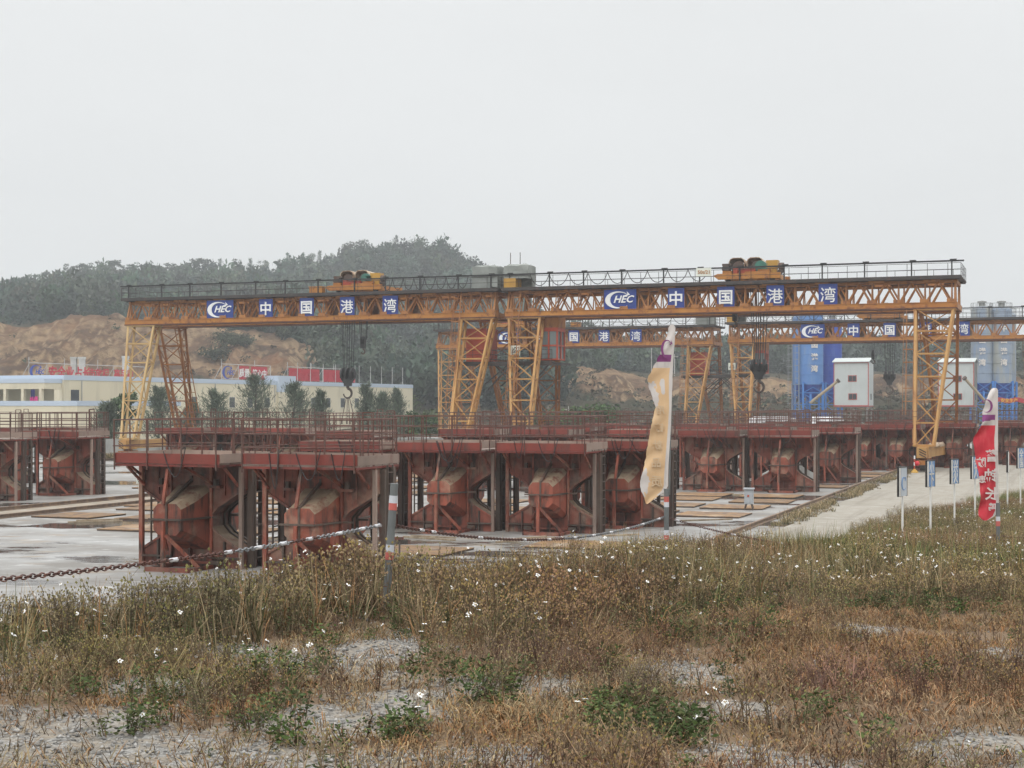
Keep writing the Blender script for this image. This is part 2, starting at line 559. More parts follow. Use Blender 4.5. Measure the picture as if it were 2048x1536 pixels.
# ---- quarried slope and wooded hill behind (polar sheet, real distances)
QTOP = [(-700, 640), (0, 640), (60, 645), (110, 642), (150, 632), (200, 630), (260, 640), (330, 655), (400, 660), (500, 668), (560, 676), (620, 690), (660, 712), (690, 722), (730, 738), (760, 752), (820, 782), (900, 790),
        (980, 775), (1060, 760), (1100, 745), (1150, 738), (1250, 746), (1330, 756), (1380, 748), (1450, 752), (1550, 756), (1600, 765), (1700, 755), (1750, 750), (1850, 760), (1950, 752), (2048, 748), (2800, 745)]
RIDGE = [(-700, 660), (-200, 635), (0, 608), (60, 596), (120, 584), (200, 578), (300, 574), (400, 571), (500, 566), (600, 560), (670, 548), (705, 528), (760, 520), (800, 511), (830, 507), (870, 514), (910, 530), (960, 558),
         (1000, 596), (1060, 648), (1120, 678), (1180, 700), (1210, 712), (1240, 722), (1300, 728), (1600, 730), (2300, 738), (2800, 740)]
YQ0, YQ, YV, YR = 255.0, 315.0, 365.0, 610.0
def hill_z(px, Y):
    px, Y = np.asarray(px, float), np.asarray(Y, float)
    zq = EYE + (HOR - interp(px, QTOP)) * YQ / FPX
    # the wooded ridge comes nearer on the right where it is low
    yr = np.interp(px, [-700, 1000, 1300, 2800], [YR, YR, 470, 440])
    zr = EYE + (HOR - interp(px, RIDGE)) * yr / FPX
    zv = zq + 1.2
    def ss(t):
        t = np.clip(t, 0, 1)
        return t * t * (3 - 2 * t)
    z = np.where(Y < YQ0, 1.2 * ss((Y - 215) / (YQ0 - 215)),
        np.where(Y < YQ, 1.2 + (zq - 1.2) * np.clip((Y - YQ0) / (YQ - YQ0), 0, 1) ** .85,
        np.where(Y < YV, zq + (zv - zq) * ss((Y - YQ) / (YV - YQ)),
        np.where(Y < yr, zv + (zr - zv) * np.clip((Y - YV) / (yr - YV), 0, 1) ** .9,
                 zr * (1 - .8 * ss((Y - yr) / 420))))))
    X = (px - 1024) / FPX * Y
    amp = np.clip((Y - 225) / 60, 0, 1)
    rough = np.clip(1 - np.abs(Y - 290) / 60, 0, 1)
    z = z + amp * ((fbm(X * .03, Y * .03, 31, 4) - .5) * 5.0 * np.clip((YQ - Y) / 30 + .9, .25, 1) + rough * (fbm(X * .10, Y * .05, 37, 5) - .5) * 6.5 - rough * np.abs(fbm(X * .16, Y * .05, 41, 4) - .5) * 9.0 + rough * (fbm(X * .5, Y * .4, 43, 3) - .5) * 2.0)
    return np.where(Y < 216, -.3, z)
pxs = np.linspace(-500, 2550, 900)
Ys = np.concatenate([np.linspace(214, 380, 190), np.linspace(383, 660, 70), np.linspace(670, 1100, 20)])
gp, gY = np.meshgrid(pxs, Ys)
hz = hill_z(gp, gY)
V = np.stack([((gp - 1024) / FPX * gY).ravel(), gY.ravel(), hz.ravel()], 1)
nx = len(pxs)
ii = (np.arange(len(Ys) - 1)[:, None] * nx + np.arange(nx - 1)[None, :]).ravel()
Q = np.stack([ii, ii + 1, ii + 1 + nx, ii + nx], 1)
veg = np.clip((gY - YQ) / 30, 0, 1)
Xg = (gp - 1024) / FPX * gY
# scrub on the quarry face, and green bushes on the low mound in the middle
scrub = np.clip((fbm(Xg * .045, gY * .03, 51, 4) - .50) * 6, 0, 1) * .75 * (gp > 380)
mound = np.exp(-((gp - 800) / 130) ** 2) * (gY < YQ + 20)
veg = np.maximum(veg, np.maximum(scrub, mound))
def hill_material():
    m, t, b = new_mat('quarried_hill')
    tcn = t.nodes.new('ShaderNodeTexCoord')
    vec = tcn.outputs['Object']
    mp = t.nodes.new('ShaderNodeMapping')
    mp.inputs['Rotation'].default_value = (.3, R(38), .2)
    mp.inputs['Scale'].default_value = (.35, .8, 2.2)
    t.links.new(vec, mp.inputs['Vector'])
    n1 = noise_node(t, mp.outputs['Vector'], .10, 8, .68)
    n2 = noise_node(t, vec, .035, 6, .6)
    n3 = noise_node(t, vec, .42, 8, .78)
    col = mix_node(t, rng_node(t, n2.outputs['Fac'], .40, .60), (.120, .074, .046), (.235, .132, .072))
    col = mix_node(t, rng_node(t, n1.outputs['Fac'], .50, .60), col, (.40, .265, .155))
    ge = t.nodes.new('ShaderNodeNewGeometry')
    sz = t.nodes.new('ShaderNodeSeparateXYZ')
    t.links.new(ge.outputs['Normal'], sz.inputs['Vector'])
    stp = t.nodes.new('ShaderNodeMath')
    stp.operation = 'MULTIPLY'
    t.links.new(rng_node(t, sz.outputs['Z'], .92, .76), stp.inputs[0])
    t.links.new(rng_node(t, noise_node(t, vec, .14, 7, .75).outputs['Fac'], .38, .50), stp.inputs[1])
    col = mix_node(t, stp.outputs[0], col, (.48, .335, .20))
    col = mix_node(t, rng_node(t, noise_node(t, vec, .05, 5, .6).outputs['Fac'], .58, .66, 0, .7), col, (.27, .125, .062))
    col = mix_node(t, rng_node(t, n3.outputs['Fac'], .45, .75, 0, .8), col, (.095, .066, .05))
    grn = mix_node(t, n3.outputs['Fac'], (.045, .048, .028), (.115, .095, .06))
    a = t.nodes.new('ShaderNodeAttribute')
    a.attribute_name = 'veg'
    ad = t.nodes.new('ShaderNodeMath')
    ad.operation = 'ADD'
    t.links.new(a.outputs['Fac'], ad.inputs[0])
    t.links.new(rng_node(t, noise_node(t, vec, .12, 6, .7).outputs['Fac'], .3, .7, -.3, .3), ad.inputs[1])
    col = mix_node(t, rng_node(t, ad.outputs[0], .4, .62), col, grn)
    t.links.new(col, b.inputs['Base Color'])
    b.inputs['Roughness'].default_value = .95
    b.inputs['Specular IOR Level'].default_value = .1
    bp = t.nodes.new('ShaderNodeBump')
    bp.inputs['Strength'].default_value = 1.0
    bp.inputs['Distance'].default_value = 2.2
    t.links.new(n3.outputs['Fac'], bp.inputs['Height'])
    t.links.new(bp.outputs['Normal'], b.inputs['Normal'])
    return m
hl = np_mesh('hills', V, Q, hill_material(), smooth=True, attrs={'veg': veg.ravel()})
hl['kind'] = 'structure'
# ------------------------------------------------------------------ lettering
def glyphs(s, size, depth=.03, bold=.02, shear=0.0, mirror=False, stretch=1.0):
    """raised characters, centred, reading along +x and facing -y"""
    cu = bpy.data.curves.new('lettering', 'FONT')
    cu.body = s
    cu.size = size
    cu.extrude = depth / 2
    cu.offset = bold * size
    cu.shear = shear
    cu.resolution_u = 2
    o = bpy.data.objects.new('lettering', cu)
    C.objects.link(o)
    dg = bpy.context.evaluated_depsgraph_get()
    me = bpy.data.meshes.new_from_object(o.evaluated_get(dg))
    bpy.data.objects.remove(o)
    bpy.data.curves.remove(cu)
    n = len(me.vertices)
    co = np.empty(n * 3, np.float32)
    me.vertices.foreach_get('co', co)
    co = co.reshape(-1, 3)
    if n:
        cx, cy = (co[:, 0].min() + co[:, 0].max()) / 2, (co[:, 1].min() + co[:, 1].max()) / 2
        x, y, z = (co[:, 0] - cx) * stretch, co[:, 1] - cy, co[:, 2]
        if mirror: x = -x
        co = np.stack([x, -z, y], 1)
        me.vertices.foreach_set('co', co.astype(np.float32).ravel())
        if mirror: me.flip_normals()
    me.materials.clear()
    me.update()
    return me

def letter_obj(me, mat, parent, loc, rz=0.0, name='lettering'):
    if not me.materials:
        me.materials.append(mat)
    o = bpy.data.objects.new(name, me)
    C.objects.link(o)
    o.location = loc
    o.rotation_euler = (0, 0, rz)
    o.parent = parent
    return o

def crescent(w, h, depth, mat, parent, loc, name='crescent_mark', rz=0.0, fill=None):
    """thick open ring, heavy on its left, with a pointed tip: faces -y"""
    N = 44
    vs, fs = [], []
    for i in range(N + 1):
        t = R(38) + (R(318) - R(38)) * i / N
        k = .06 + .30 * (0.5 - 0.5 * math.cos(t)) ** 1.3
        if i > N - 8: k *= (N - i + .6) / 8
        ox, oz = math.cos(t), math.sin(t)
        ix, iz = ox * (1 - k) + .04, oz * (1 - k * .75)
        for yy in (-depth / 2, depth / 2):
            vs += [(ox * w / 2, yy, oz * h / 2), (ix * w / 2, yy, iz * h / 2)]
    for i in range(N):
        a, b_ = 4 * i, 4 * i + 4
        fs += [(a, a + 1, b_ + 1, b_), (a + 2, b_ + 2, b_ + 3, a + 3), (a, b_, b_ + 2, a + 2), (a + 1, a + 3, b_ + 3, b_ + 1)]
    mb = MB().add(vs, fs)
    # arrow head at the upper tip
    p = [(.42, .50), (.80, .62), (.72, .98), (.98, .60), (.66, .42)]
    a3 = [(x * w / 2, -depth / 2, z * h / 2) for x, z in p]
    b3 = [(x * w / 2, depth / 2, z * h / 2) for x, z in p]
    mb.add(a3 + b3, [tuple(range(5)), tuple(range(9, 4, -1))] + [(i, (i + 1) % 5 + 0, (i + 1) % 5 + 5, i + 5) for i in range(5)])
    o = mb.build(name, mat, parent, loc=loc)
    o.rotation_euler = (0, 0, rz)
    return o

G_HEC = glyphs('HEC', .72, .05, .022, .32, stretch=1.05)
G_CH = {c_: glyphs(c_, 1.12, .05, {'港': .006, '湾': .006}.get(c_, .018)) for c_ in '中国港湾'}

# ------------------------------------------------------------------ gantry cranes
SPAN, ZB, ZT, ZD = 32.8, 11.1, 12.95, 13.3      # length, girder bottom, truss top, walkway top
GY = (0.6, 4.4)                                  # the two girders

def girder_meshes():
    tr, bm = MB(), MB()
    step = 1.78
    n = int(SPAN / step)
    s0 = (SPAN - n * step) / 2
    for gy in GY:
        for yb in (gy - .45, gy + .45):
            bm.bb(0, SPAN, yb - .15, yb + .15, ZB + .05, ZB + .38)
            bm.bb(0, SPAN, yb - .21, yb + .21, ZB - .04, ZB + .05, 1)
            bm.bb(0, SPAN, yb - .20, yb + .20, ZB + .38, ZB + .41, 0)
            for i in range(n + 1):
                xb = s0 + i * step
                top = (xb, gy + (.12 if yb > gy else -.12), ZT)
                tr.bar((xb, yb, ZB + .4), top, .075, .075)
                for dx in (-step / 2, step / 2):
                    if 0 < xb + dx < SPAN:
                        tr.bar((xb + dx * .10, yb, ZB + .42), (xb + dx, top[1], ZT), .095, .085)
                tr.bb(xb - .30, xb + .30, yb - .17, yb - .14, ZB + .38, ZB + .62)
        for i in range(n * 2 + 1):
            xb = s0 + i * step / 2
            tr.bar((xb, gy - .38, ZT + .02), (xb, gy + .38, ZT + .02), .1, .12)
            if i % 2 == 0:
                tr.bar((xb, gy - .45, ZB + .2), (xb, gy + .45, ZB + .2), .1, .12)
                if i < n * 2 - 1:
                    tr.bar((xb, gy - .45, ZB + .2), (xb + step, gy + .45, ZB + .2), .07, .07)
        tr.bb(.1, SPAN - .1, gy - .16, gy + .16, ZT - .12, ZT + .1)
        for i in range(9):      # spreader beams under the walkway
            xb = 1.5 + i * 3.7
            tr.bb(xb - .55, xb + .55, gy - .52, gy - .42, ZT - .02, ZT + .12)
    # end frames tying the girders together
    for xb in (.15, SPAN - .15):
        tr.bar((xb, GY[0], ZB + .2), (xb, GY[1], ZB + .2), .3, .36)
        tr.bar((xb, GY[0], ZT), (xb, GY[1], ZT), .22, .26)
        for gy in GY:
            tr.bar((xb, gy - .45, ZB + .4), (xb, gy, ZT), .14)
            tr.bar((xb, gy + .45, ZB + .4), (xb, gy, ZT), .14)
    return tr, bm

def walkway_mb():
    w = MB()
    for gy, sgn in ((GY[0], -1), (GY[1], 1)):
        w.bb(-.15, SPAN + .15, gy - .45, gy + .45, ZT + .12, ZD)
        yo = gy + sgn * .75
        w.bb(-.25, SPAN + .25, min(gy + sgn * .45, yo), max(gy + sgn * .45, yo), ZD - .12, ZD - .05)
        w.bb(-.25, SPAN + .25, yo - .03, yo + .03, ZD - .22, ZD + .02)
    for xb in (-.1, SPAN + .1):
        w.bb(xb - .2, xb + .2, GY[0] - .75, GY[1] + .75, ZD - .14, ZD - .04)
    return w

def handrail_mb():
    r = MB()
    for gy, sgn in ((GY[0], -1), (GY[1], 1)):
        yo = gy + sgn * .72
        k = 0
        x = -.2
        while x < SPAN + .3:
            r.tube((x, yo, ZD), (x, yo, ZD + .85), .018, 4)
            x += 1.35
        for hz_ in (.42, .85):
            r.tube((-.25, yo, ZD + hz_), (SPAN + .25, yo, ZD + hz_), .016, 4)
    for xb in (-.26, SPAN + .26):
        for y in np.linspace(GY[0] - .72, GY[1] + .72, 5):
            r.tube((xb, y, ZD - .1), (xb, y, ZD + .85), .018, 4)
        for hz_ in (.28, .55, .85):
            r.tube((xb, GY[0] - .72, ZD + hz_), (xb, GY[1] + .72, ZD + hz_), .016, 4)
    return r

def festoon_mb():
    r = MB()
    yo = GY[0] - .55
    for i in range(12):
        x = .35 + i * (SPAN - .7) / 11 + (.25 if i % 3 == 1 else 0)
        r.bar((x, yo, ZD - .05), (x, yo, ZD + 1.06), .09, .09)
        r.bar((x - .12, yo - .1, ZD + 1.08), (x + .32, yo - .1, ZD + 1.08), .09, .09)
    r.bar((-.45, yo, ZD + 1.0), (SPAN + .45, yo, ZD + 1.0), .10, .11)
    return r

def cable_mb(x0, x1, n, z=1.0, drop=.85, tight=0.0):
    r = MB()
    yo = GY[0] - .58
    x = x0
    for i in range(n):
        w = (x1 - x0) / n
        pts = []
        for j in range(9):
            t = j / 8
            pts.append((x + w * t, yo, ZD + z - .06 - drop * (1 - (2 * t - 1) ** 2) ** (.8)))
        r.path(pts, .028, 4)
        x += w
    return r

def leg_mb(xt, yt, xb, yb, wt, wb, dt=.95, db=.62, z0=1.7, z1=ZB):
    r = MB()
    def corner(t, sx, sy):
        z = z1 + (z0 - z1) * t
        return Vector((xt + (xb - xt) * t + sx * (wt + (wb - wt) * t) / 2, yt + (yb - yt) * t + sy * (dt + (db - dt) * t) / 2, z))
    for sx in (-1, 1):
        for sy in (-1, 1):
            r.bar(corner(0, sx, sy), corner(1, sx, sy), .165, .165)
    n = 6
    for i in range(n + 1):
        t = i / n
        c4 = [corner(t, -1, -1), corner(t, 1, -1), corner(t, 1, 1), corner(t, -1, 1)]
        for a in range(4):
            r.bar(c4[a], c4[(a + 1) % 4], .10, .10)
        if i < n:
            t2 = (i + 1) / n
            for sy in (-1, 1):
                s = 1 if (i % 2 == 0) == (sy < 0) else -1
                r.bar(corner(t, -s, sy), corner(t2, s, sy), .07, .07)
            for sx in (-1, 1):
                s = 1 if i % 2 else -1
                r.bar(corner(t, sx, -s), corner(t2, sx, s), .06, .06)
    r.box((xt, yt, z1 - .06), (wt + .3, dt + .3, .12))
    r.box((xb, yb, z0 + .06), (wb + .25, db + .25, .12))
    return r

def ladder_mb(p0, p1, w=.5, cage=True):
    """ladder between two points; the cage stands out towards -x"""
    r = MB()
    p0, p1 = Vector(p0), Vector(p1)
    n = int((p1 - p0).length / .3)
    sy = Vector((0, w / 2, 0))
    for s in (-1, 1):
        r.bar(p0 + sy * s, p1 + sy * s, .06, .06)
    for i in range(n):
        c = p0.lerp(p1, (i + .5) / n)
        r.bar(c - sy, c + sy, .03, .03)
        if cage and i > 6 and i % 3 == 0:
            pts = [c + Vector((-.72 * math.sin(a), .36 * math.cos(a) * 1.0, 0)) for a in np.linspace(0, math.pi, 7)]
            for a, b_ in zip(pts[:-1], pts[1:]):
                r.bar(a, b_, .035, .05)
    if cage:
        for a in (R(45), R(90), R(135)):
            o = Vector((-.72 * math.sin(a), .36 * math.cos(a), 0))
            r.bar(p0.lerp(p1, .2) + o, p1 + o, .03, .03)
    return r

def bogie_mb(y):
    r = MB()
    r.bb(-.32, .32, y - .95, y + .95, .48, .80)
    r.bb(-.22, .22, y - .3, y + .3, .72, 1.0)
    return r
def wheel_mb(y):
    r = MB()
    r.tube((-.12, y, .40), (.12, y, .40), .30, 14)
    r.tube((-.17, y, .40), (-.10, y, .40), .35, 14)
    r.bb(.10, .5, y - .16, y + .16, .38, .72)
    return r

def build_crane(first):
    root = empty('gantry_crane', (0, 0, 0), R(-20))
    tr, bm = girder_meshes()
    tr.build('girder_truss', crane_rust, root)
    bm.build('girder_beam', [crane_beam, crane_flange], root)
    walkway_mb().build('walkway', crane_dark, root)
    handrail_mb().build('handrail', crane_dark, root)
    festoon_mb().build('cable_rail', black_steel, root)
    for xt, xn, xf in ((1.5, 2.15, 1.05), (31.3, 30.85, 31.65)):
        leg_mb(xt, GY[0], xn, -2.5, 2.5, 1.2).build('leg', crane_yellow, root)
        leg_mb(xt, GY[1], xf, 7.6, 2.5, 1.2).build('leg', crane_orange, root)
        xb = (xn + xf) / 2
        dx_ = (xf - xn) / 10.1
        eb = MB().bar((xn - dx_ * 1.2, -3.7, 1.3), (xf + dx_ * 1.2, 8.8, 1.3), .62, .68)
        eb.bar((xn - dx_ * .6, -3.1, 1.3), (xn + dx_ * .6, -1.9, 1.3), .74, .79).bar((xf - dx_ * .6, 7.0, 1.3), (xf + dx_ * .6, 8.2, 1.3), .74, .79)
        e1 = eb.build('end_beam', crane_yellow, root)
        for y in (-2.7, 7.8):
            mb = bogie_mb(y)
            xb = xn if y < 0 else xf
            mb.v = [(a + xb, b_, c_) for a, b_, c_ in mb.v]
            bo = mb.build('bogie', crane_orange, root)
            for dy in (-.6, .6):
                mw = wheel_mb(y + dy)
                mw.v = [(a + xb, b_, c_) for a, b_, c_ in mw.v]
                mw.build('wheel', black_steel, bo)
    # name panels on the near girder, plain-backed ones on the far girder
    PANELS = [('logo', 9.0, 2.45), ('中', 13.2, 1.22), ('国', 16.85, 1.25), ('港', 20.4, 1.25), ('湾', 24.1, 1.3)]
    for ch, x, w in PANELS:
        p = MB().bb(-w / 2, w / 2, -.025, .025, -.74, .74).build('sign_panel', sign_blue, root, loc=(x, .06, 12.22))
        if ch == 'logo':
            crescent(1.9, 1.25, .05, white_paint, p, (-.18, -.055, -.03))
            letter_obj(G_HEC, white_paint, p, (.30, -.062, .02))
        else:
            letter_obj(G_CH[ch], white_paint, p, (0, -.055, -.03))
        MB().bb(x - w / 2 - .1, x + w / 2 + .1, GY[1] + .50, GY[1] + .54, 11.5, 12.95).build('back_panel', sign_back, root)
    return root

def lid(mb, x0, x1, y0, y1, z0, z1, seed=0):
    """a sagging cover: box with a crumpled top"""
    rnd = random.Random(seed)
    n = 7
    vs = []
    for i in range(n):
        for j in range(n):
            a, b_ = i / (n - 1), j / (n - 1)
            edge = min(a, 1 - a, b_, 1 - b_)
            vs.append((x0 + (x1 - x0) * a + rnd.uniform(-.03, .03), y0 + (y1 - y0) * b_ + rnd.uniform(-.03, .03), z1 - (.12 if edge < .01 else 0) + rnd.uniform(-.05, .04)))
    fs = [(i * n + j, i * n + j + 1, (i + 1) * n + j + 1, (i + 1) * n + j) for i in range(n - 1) for j in range(n - 1)]
    fs = [tuple(reversed(q)) for q in fs]
    b0 = len(vs)
    ring = [i * n for i in range(n)] + [(n - 1) * n + j for j in range(1, n)] + [i * n + n - 1 for i in range(n - 2, -1, -1)] + [j for j in range(n - 2, 0, -1)]
    mid, low = [], []
    for k in ring:
        x, y, z = vs[k]
        mid.append((x + rnd.uniform(-.06, .06), y + rnd.uniform(-.06, .06), (z0 + z1) / 2 + rnd.uniform(-.1, .1)))
        low.append((x + rnd.uniform(-.07, .07), y + rnd.uniform(-.07, .07), z0 + rnd.uniform(-.03, .06)))
    vs += mid + low
    m = len(ring)
    for i in range(m):
        j = (i + 1) % m
        fs.append((ring[i], ring[j], b0 + j, b0 + i))
        fs.append((b0 + i, b0 + j, b0 + m + j, b0 + m + i))
    mb.add(vs, fs)
    return mb

def add_end_gear(root, side, kind):
    """covered switch cabinets, ladders, cab and landing at the end where two cranes meet; side 0: low s end, 1: high s end"""
    f = (lambda s: s) if side == 0 else (lambda s: SPAN - s)
    def X(a, b_):
        a, b_ = f(a), f(b_)
        return min(a, b_), max(a, b_)
    a, b_ = X(-.15, 1.75)
    a, b_ = X(-.1, 1.9)
    lid(MB(), a, b_, .1, 1.4, ZD + (.66 if side == 0 else .05), ZD + 1.8, 3 + side).build('tarpaulin', tarp, root)
    lid(MB(), *X(.1, 1.6), 1.5, 2.4, ZD + .05, ZD + 1.85, 9 + side).build('tarpaulin', tarp, root)
    if side == 0:
        c, d = X(-.1, .85)
        MB().bb(c, d, .0, 1.3, ZD + .02, ZD + .72).build('switch_cabinet', yellow_box, root)
    m = MB()
    xm = f(.0)
    m.tube((xm, 3.4, ZD), (xm, 3.4, ZD + 3.0), .03, 5)
    m.build('mast', dark_steel, root)
    # landing with guardrail between the legs, and its struts
    zl = 7.55
    a, b_ = X(-1.3, 3.6)
    lb = MB().bb(a, b_, .35, 4.9, zl, zl + .16)
    lb.bb(a, b_, .30, .40, zl - .1, zl + .22)
    for sgn in (-1, 1):
        x = (a + b_) / 2
        lb.bar((x + sgn * .4, .6, zl - 1.9), (x + sgn * 2.2, .5, zl), .1)
    lb.bar((f(-.9), .5, zl), (f(1.0), .5, zl - 1.5), .09)
    lb.bar((f(-1.2), 3.5, zl), (f(.8), 3.5, zl - 1.6), .09)
    lo = lb.build('landing', crane_dark, root)
    gr = MB()
    for x in np.linspace(a, b_, 7):
        gr.tube((x, .4, zl + .1), (x, .4, zl + 1.1), .02, 4)
    for y in np.linspace(.4, 4.8, 5):
        gr.tube((f(-1.3), y, zl + .1), (f(-1.3), y, zl + 1.1), .02, 4)
    for h in (.4, .75, 1.1):
        gr.tube((a, .4, zl + h), (b_, .4, zl + h), .018, 4)
        gr.tube((f(-1.3), .4, zl + h), (f(-1.3), 4.8, zl + h), .018, 4)
    gr.build('guardrail', crane_dark, lo)
    if kind == 'cab':
        a, b_ = X(2.55, 3.85)
        cb = MB()
        y0, y1, z0, z1 = .9, 2.6, zl + .3, zl + 2.75
        cb.bb(a - .05, b_ + .05, y0 - .05, y1 + .05, z1 - .28, z1).bb(a, b_, y0, y1, z0, z0 + .12)
        for x in (a, b_, (a + b_) / 2 - .02):
            for y in (y0, y1):
                cb.bb(x - .06, x + .06, y - .06, y + .06, z0, z1)
        for y in (y0, y1):
            for z in (z0 + .06, z0 + 1.1):
                cb.bb(a, b_, y - .05, y + .05, z - .06, z + .06)
        for x in (a, b_):
            for z in (z0 + .06, z0 + 1.1):
                cb.bb(x - .05, x + .05, y0, y1, z - .06, z + .06)
            cb.bb(x - .06, x + .06, (y0 + y1) / 2 - .05, (y0 + y1) / 2 + .05, z0, z1)
        co = cb.build('operator_cab', cab_red, root)
        MB().bb(a + .03, b_ - .03, y0 + .02, y1 - .02, z0 + .12, z1 - .28).build('window', glass, co)
        MB().bb(a - .1, b_ + .1, y0, y1, z1, zl + 3.6).build('cab_hanger', crane_rust, root)
    else:
        a, b_ = X(1.1, 2.75)
        MB().bb(a, b_, 1.0, 3.4, zl + .16, zl + 2.7).bb(a - .06, b_ + .06, .94, 3.46, zl + 2.7, zl + 2.78).build('switch_room', cab_red, root)
    return root

def add_ladders(root, side):
    xs_ = 2.1 if side == 0 else 30.9
    sg = -1
    ladder_mb((xs_ - .75, -2.25, 1.9), (xs_ - .9, .45, ZD), .5).build('caged_ladder', crane_rust, root)
    xo = 31.65 if side == 0 else 1.05
    sx_ = -.95 if side == 0 else .95
    lad = ladder_mb((xo + sx_, 7.3, 1.9), (xo + sx_ * 1.35, 4.6, ZB + .2), .5)
    if side == 1:
        lad.v = [(2 * (xo + sx_) - x + .3, y, z) for x, y, z in lad.v]
    lad.build('caged_ladder', crane_rust, root)
    return root

CR_A, CR_B, CR_C, CR_D = (-32.1, 126.42), (-.53, 115.0), (-8.87, 178.0), (22.95, 162.4)
proto = build_crane(True)
cranes = {}
for key, pos, side, kind in (('A', CR_A, 1, 'room'), ('B', CR_B, 0, 'cab'), ('C', CR_C, 1, 'room'), ('D', CR_D, 0, 'cab')):
    o = proto if key == 'A' else copy_tree(proto)
    o.location = (pos[0], pos[1], 0)
    cranes[key] = o
for key, side, kind in (('A', 1, 'room'), ('B', 0, 'cab'), ('C', 1, 'room'), ('D', 0, 'cab')):
    add_end_gear(cranes[key], side, kind)
    add_ladders(cranes[key], side)
for ch in cranes['A'].children:
    if ch.name.startswith('leg') and ch.data.materials[0] == crane_yellow and ch.data.vertices[0].co.x < 10:
        ch.data = ch.data.copy()
        ch.data.materials[0] = crane_cream
ladder_mb((30.1, -2.3, 1.9), (29.95, .35, ZB + .3), .5).build('caged_ladder', crane_rust, cranes['B'])
cable_mb(23.4, 30.6, 8, drop=.86).build('festoon_cable', black_steel, cranes['A'])
cable_mb(2.0, 15.6, 9, drop=.84).build('festoon_cable', black_steel, cranes['B'])
cable_mb(11.5, 30.4, 9, drop=.8).build('festoon_cable', black_steel, cranes['C'])
cable_mb(2.0, 13.6, 9, drop=.84).build('festoon_cable', black_steel, cranes['D'])
gg = 'orange truss gantry cranes over the casting yard'
tag(cranes['A'], 'front gantry crane reaching left, rusty orange truss over the two nearest moulds', 'gantry crane', gg)
tag(cranes['B'], 'front gantry crane reaching right, tallest against the sky, with red glazed operator cab', 'gantry crane', gg)
tag(cranes['C'], 'smaller looking gantry crane behind the orange flag, seen under the front girders', 'gantry crane', gg)
tag(cranes['D'], 'rear gantry crane crossing in front of the blue silos and white cabins', 'gantry crane', gg)

# tape of warning stripes on the ends of the two front cranes
for key, s in (('A', 2.15), ('B', 30.85)):
    wm = MB()
    for i in range(3):
        wm.box((s, -3.725, 1.1 + i * .17), (.5, .02, .06), ry=R(28))
    wm.build('warning_stripe', black_steel, cranes[key])
eb_tarp = MB()
lid(eb_tarp, 30.85, 31.65, -.6, 5.6, 1.58, 1.85, 21)
eb_tarp.build('tarpaulin', hood_cream, cranes['B'])

def at_crane(key, s, y, z):
    c = {'A': CR_A, 'B': CR_B, 'C': CR_C, 'D': CR_D}[key]
    return (c[0] + s * CR + y * SR, c[1] - s * SR + y * CR, z)

# warning boards hung on the near legs beside the ladders
def warning_board(key, s, z, label):
    w = MB().bb(-.38, .38, -.02, .02, -.38, .38).build('warning_sign', white_paint)
    w.location = at_crane(key, s, -.35, z)
    w.rotation_euler = (0, 0, R(-20))
    w.data.materials.clear()
    w.data.materials.append(hood_white)
    tri = MB()
    P = [(-.25, -.12), (.25, -.12), (0, .29)]
    for i in range(3):
        a, b_ = P[i], P[(i + 1) % 3]
        tri.bar((a[0], -.035, a[1]), (b_[0], -.035, b_[1]), .012, .05)
    tri.bar((-.03, -.035, .09), (.02, -.035, .0), .012, .05).bar((.02, -.035, .0), (-.09, -.035, -.07), .012, .045).bar((.02, -.035, .0), (.09, -.035, -.07), .012, .045)
    tri.build('warning_triangle', black_steel, w)
    letter_obj(glyphs('当心坠落', .12, .012, .01), black_steel, w, (0, -.032, -.27))
    tag(w, label, 'warning sign', 'triangle warning boards on crane legs')
hood_white = weathered('board_white', (.72, .74, .66), (.66, .68, .6), scale=2, rough=.5, rnd=.02, bump=0)
warning_board('B', .95, 8.55, 'white warning board with black triangle on the crane leg beside the red cab')
warning_board('D', .55, 8.6, 'white warning board with black triangle on the rear crane leg left of the blue silos')

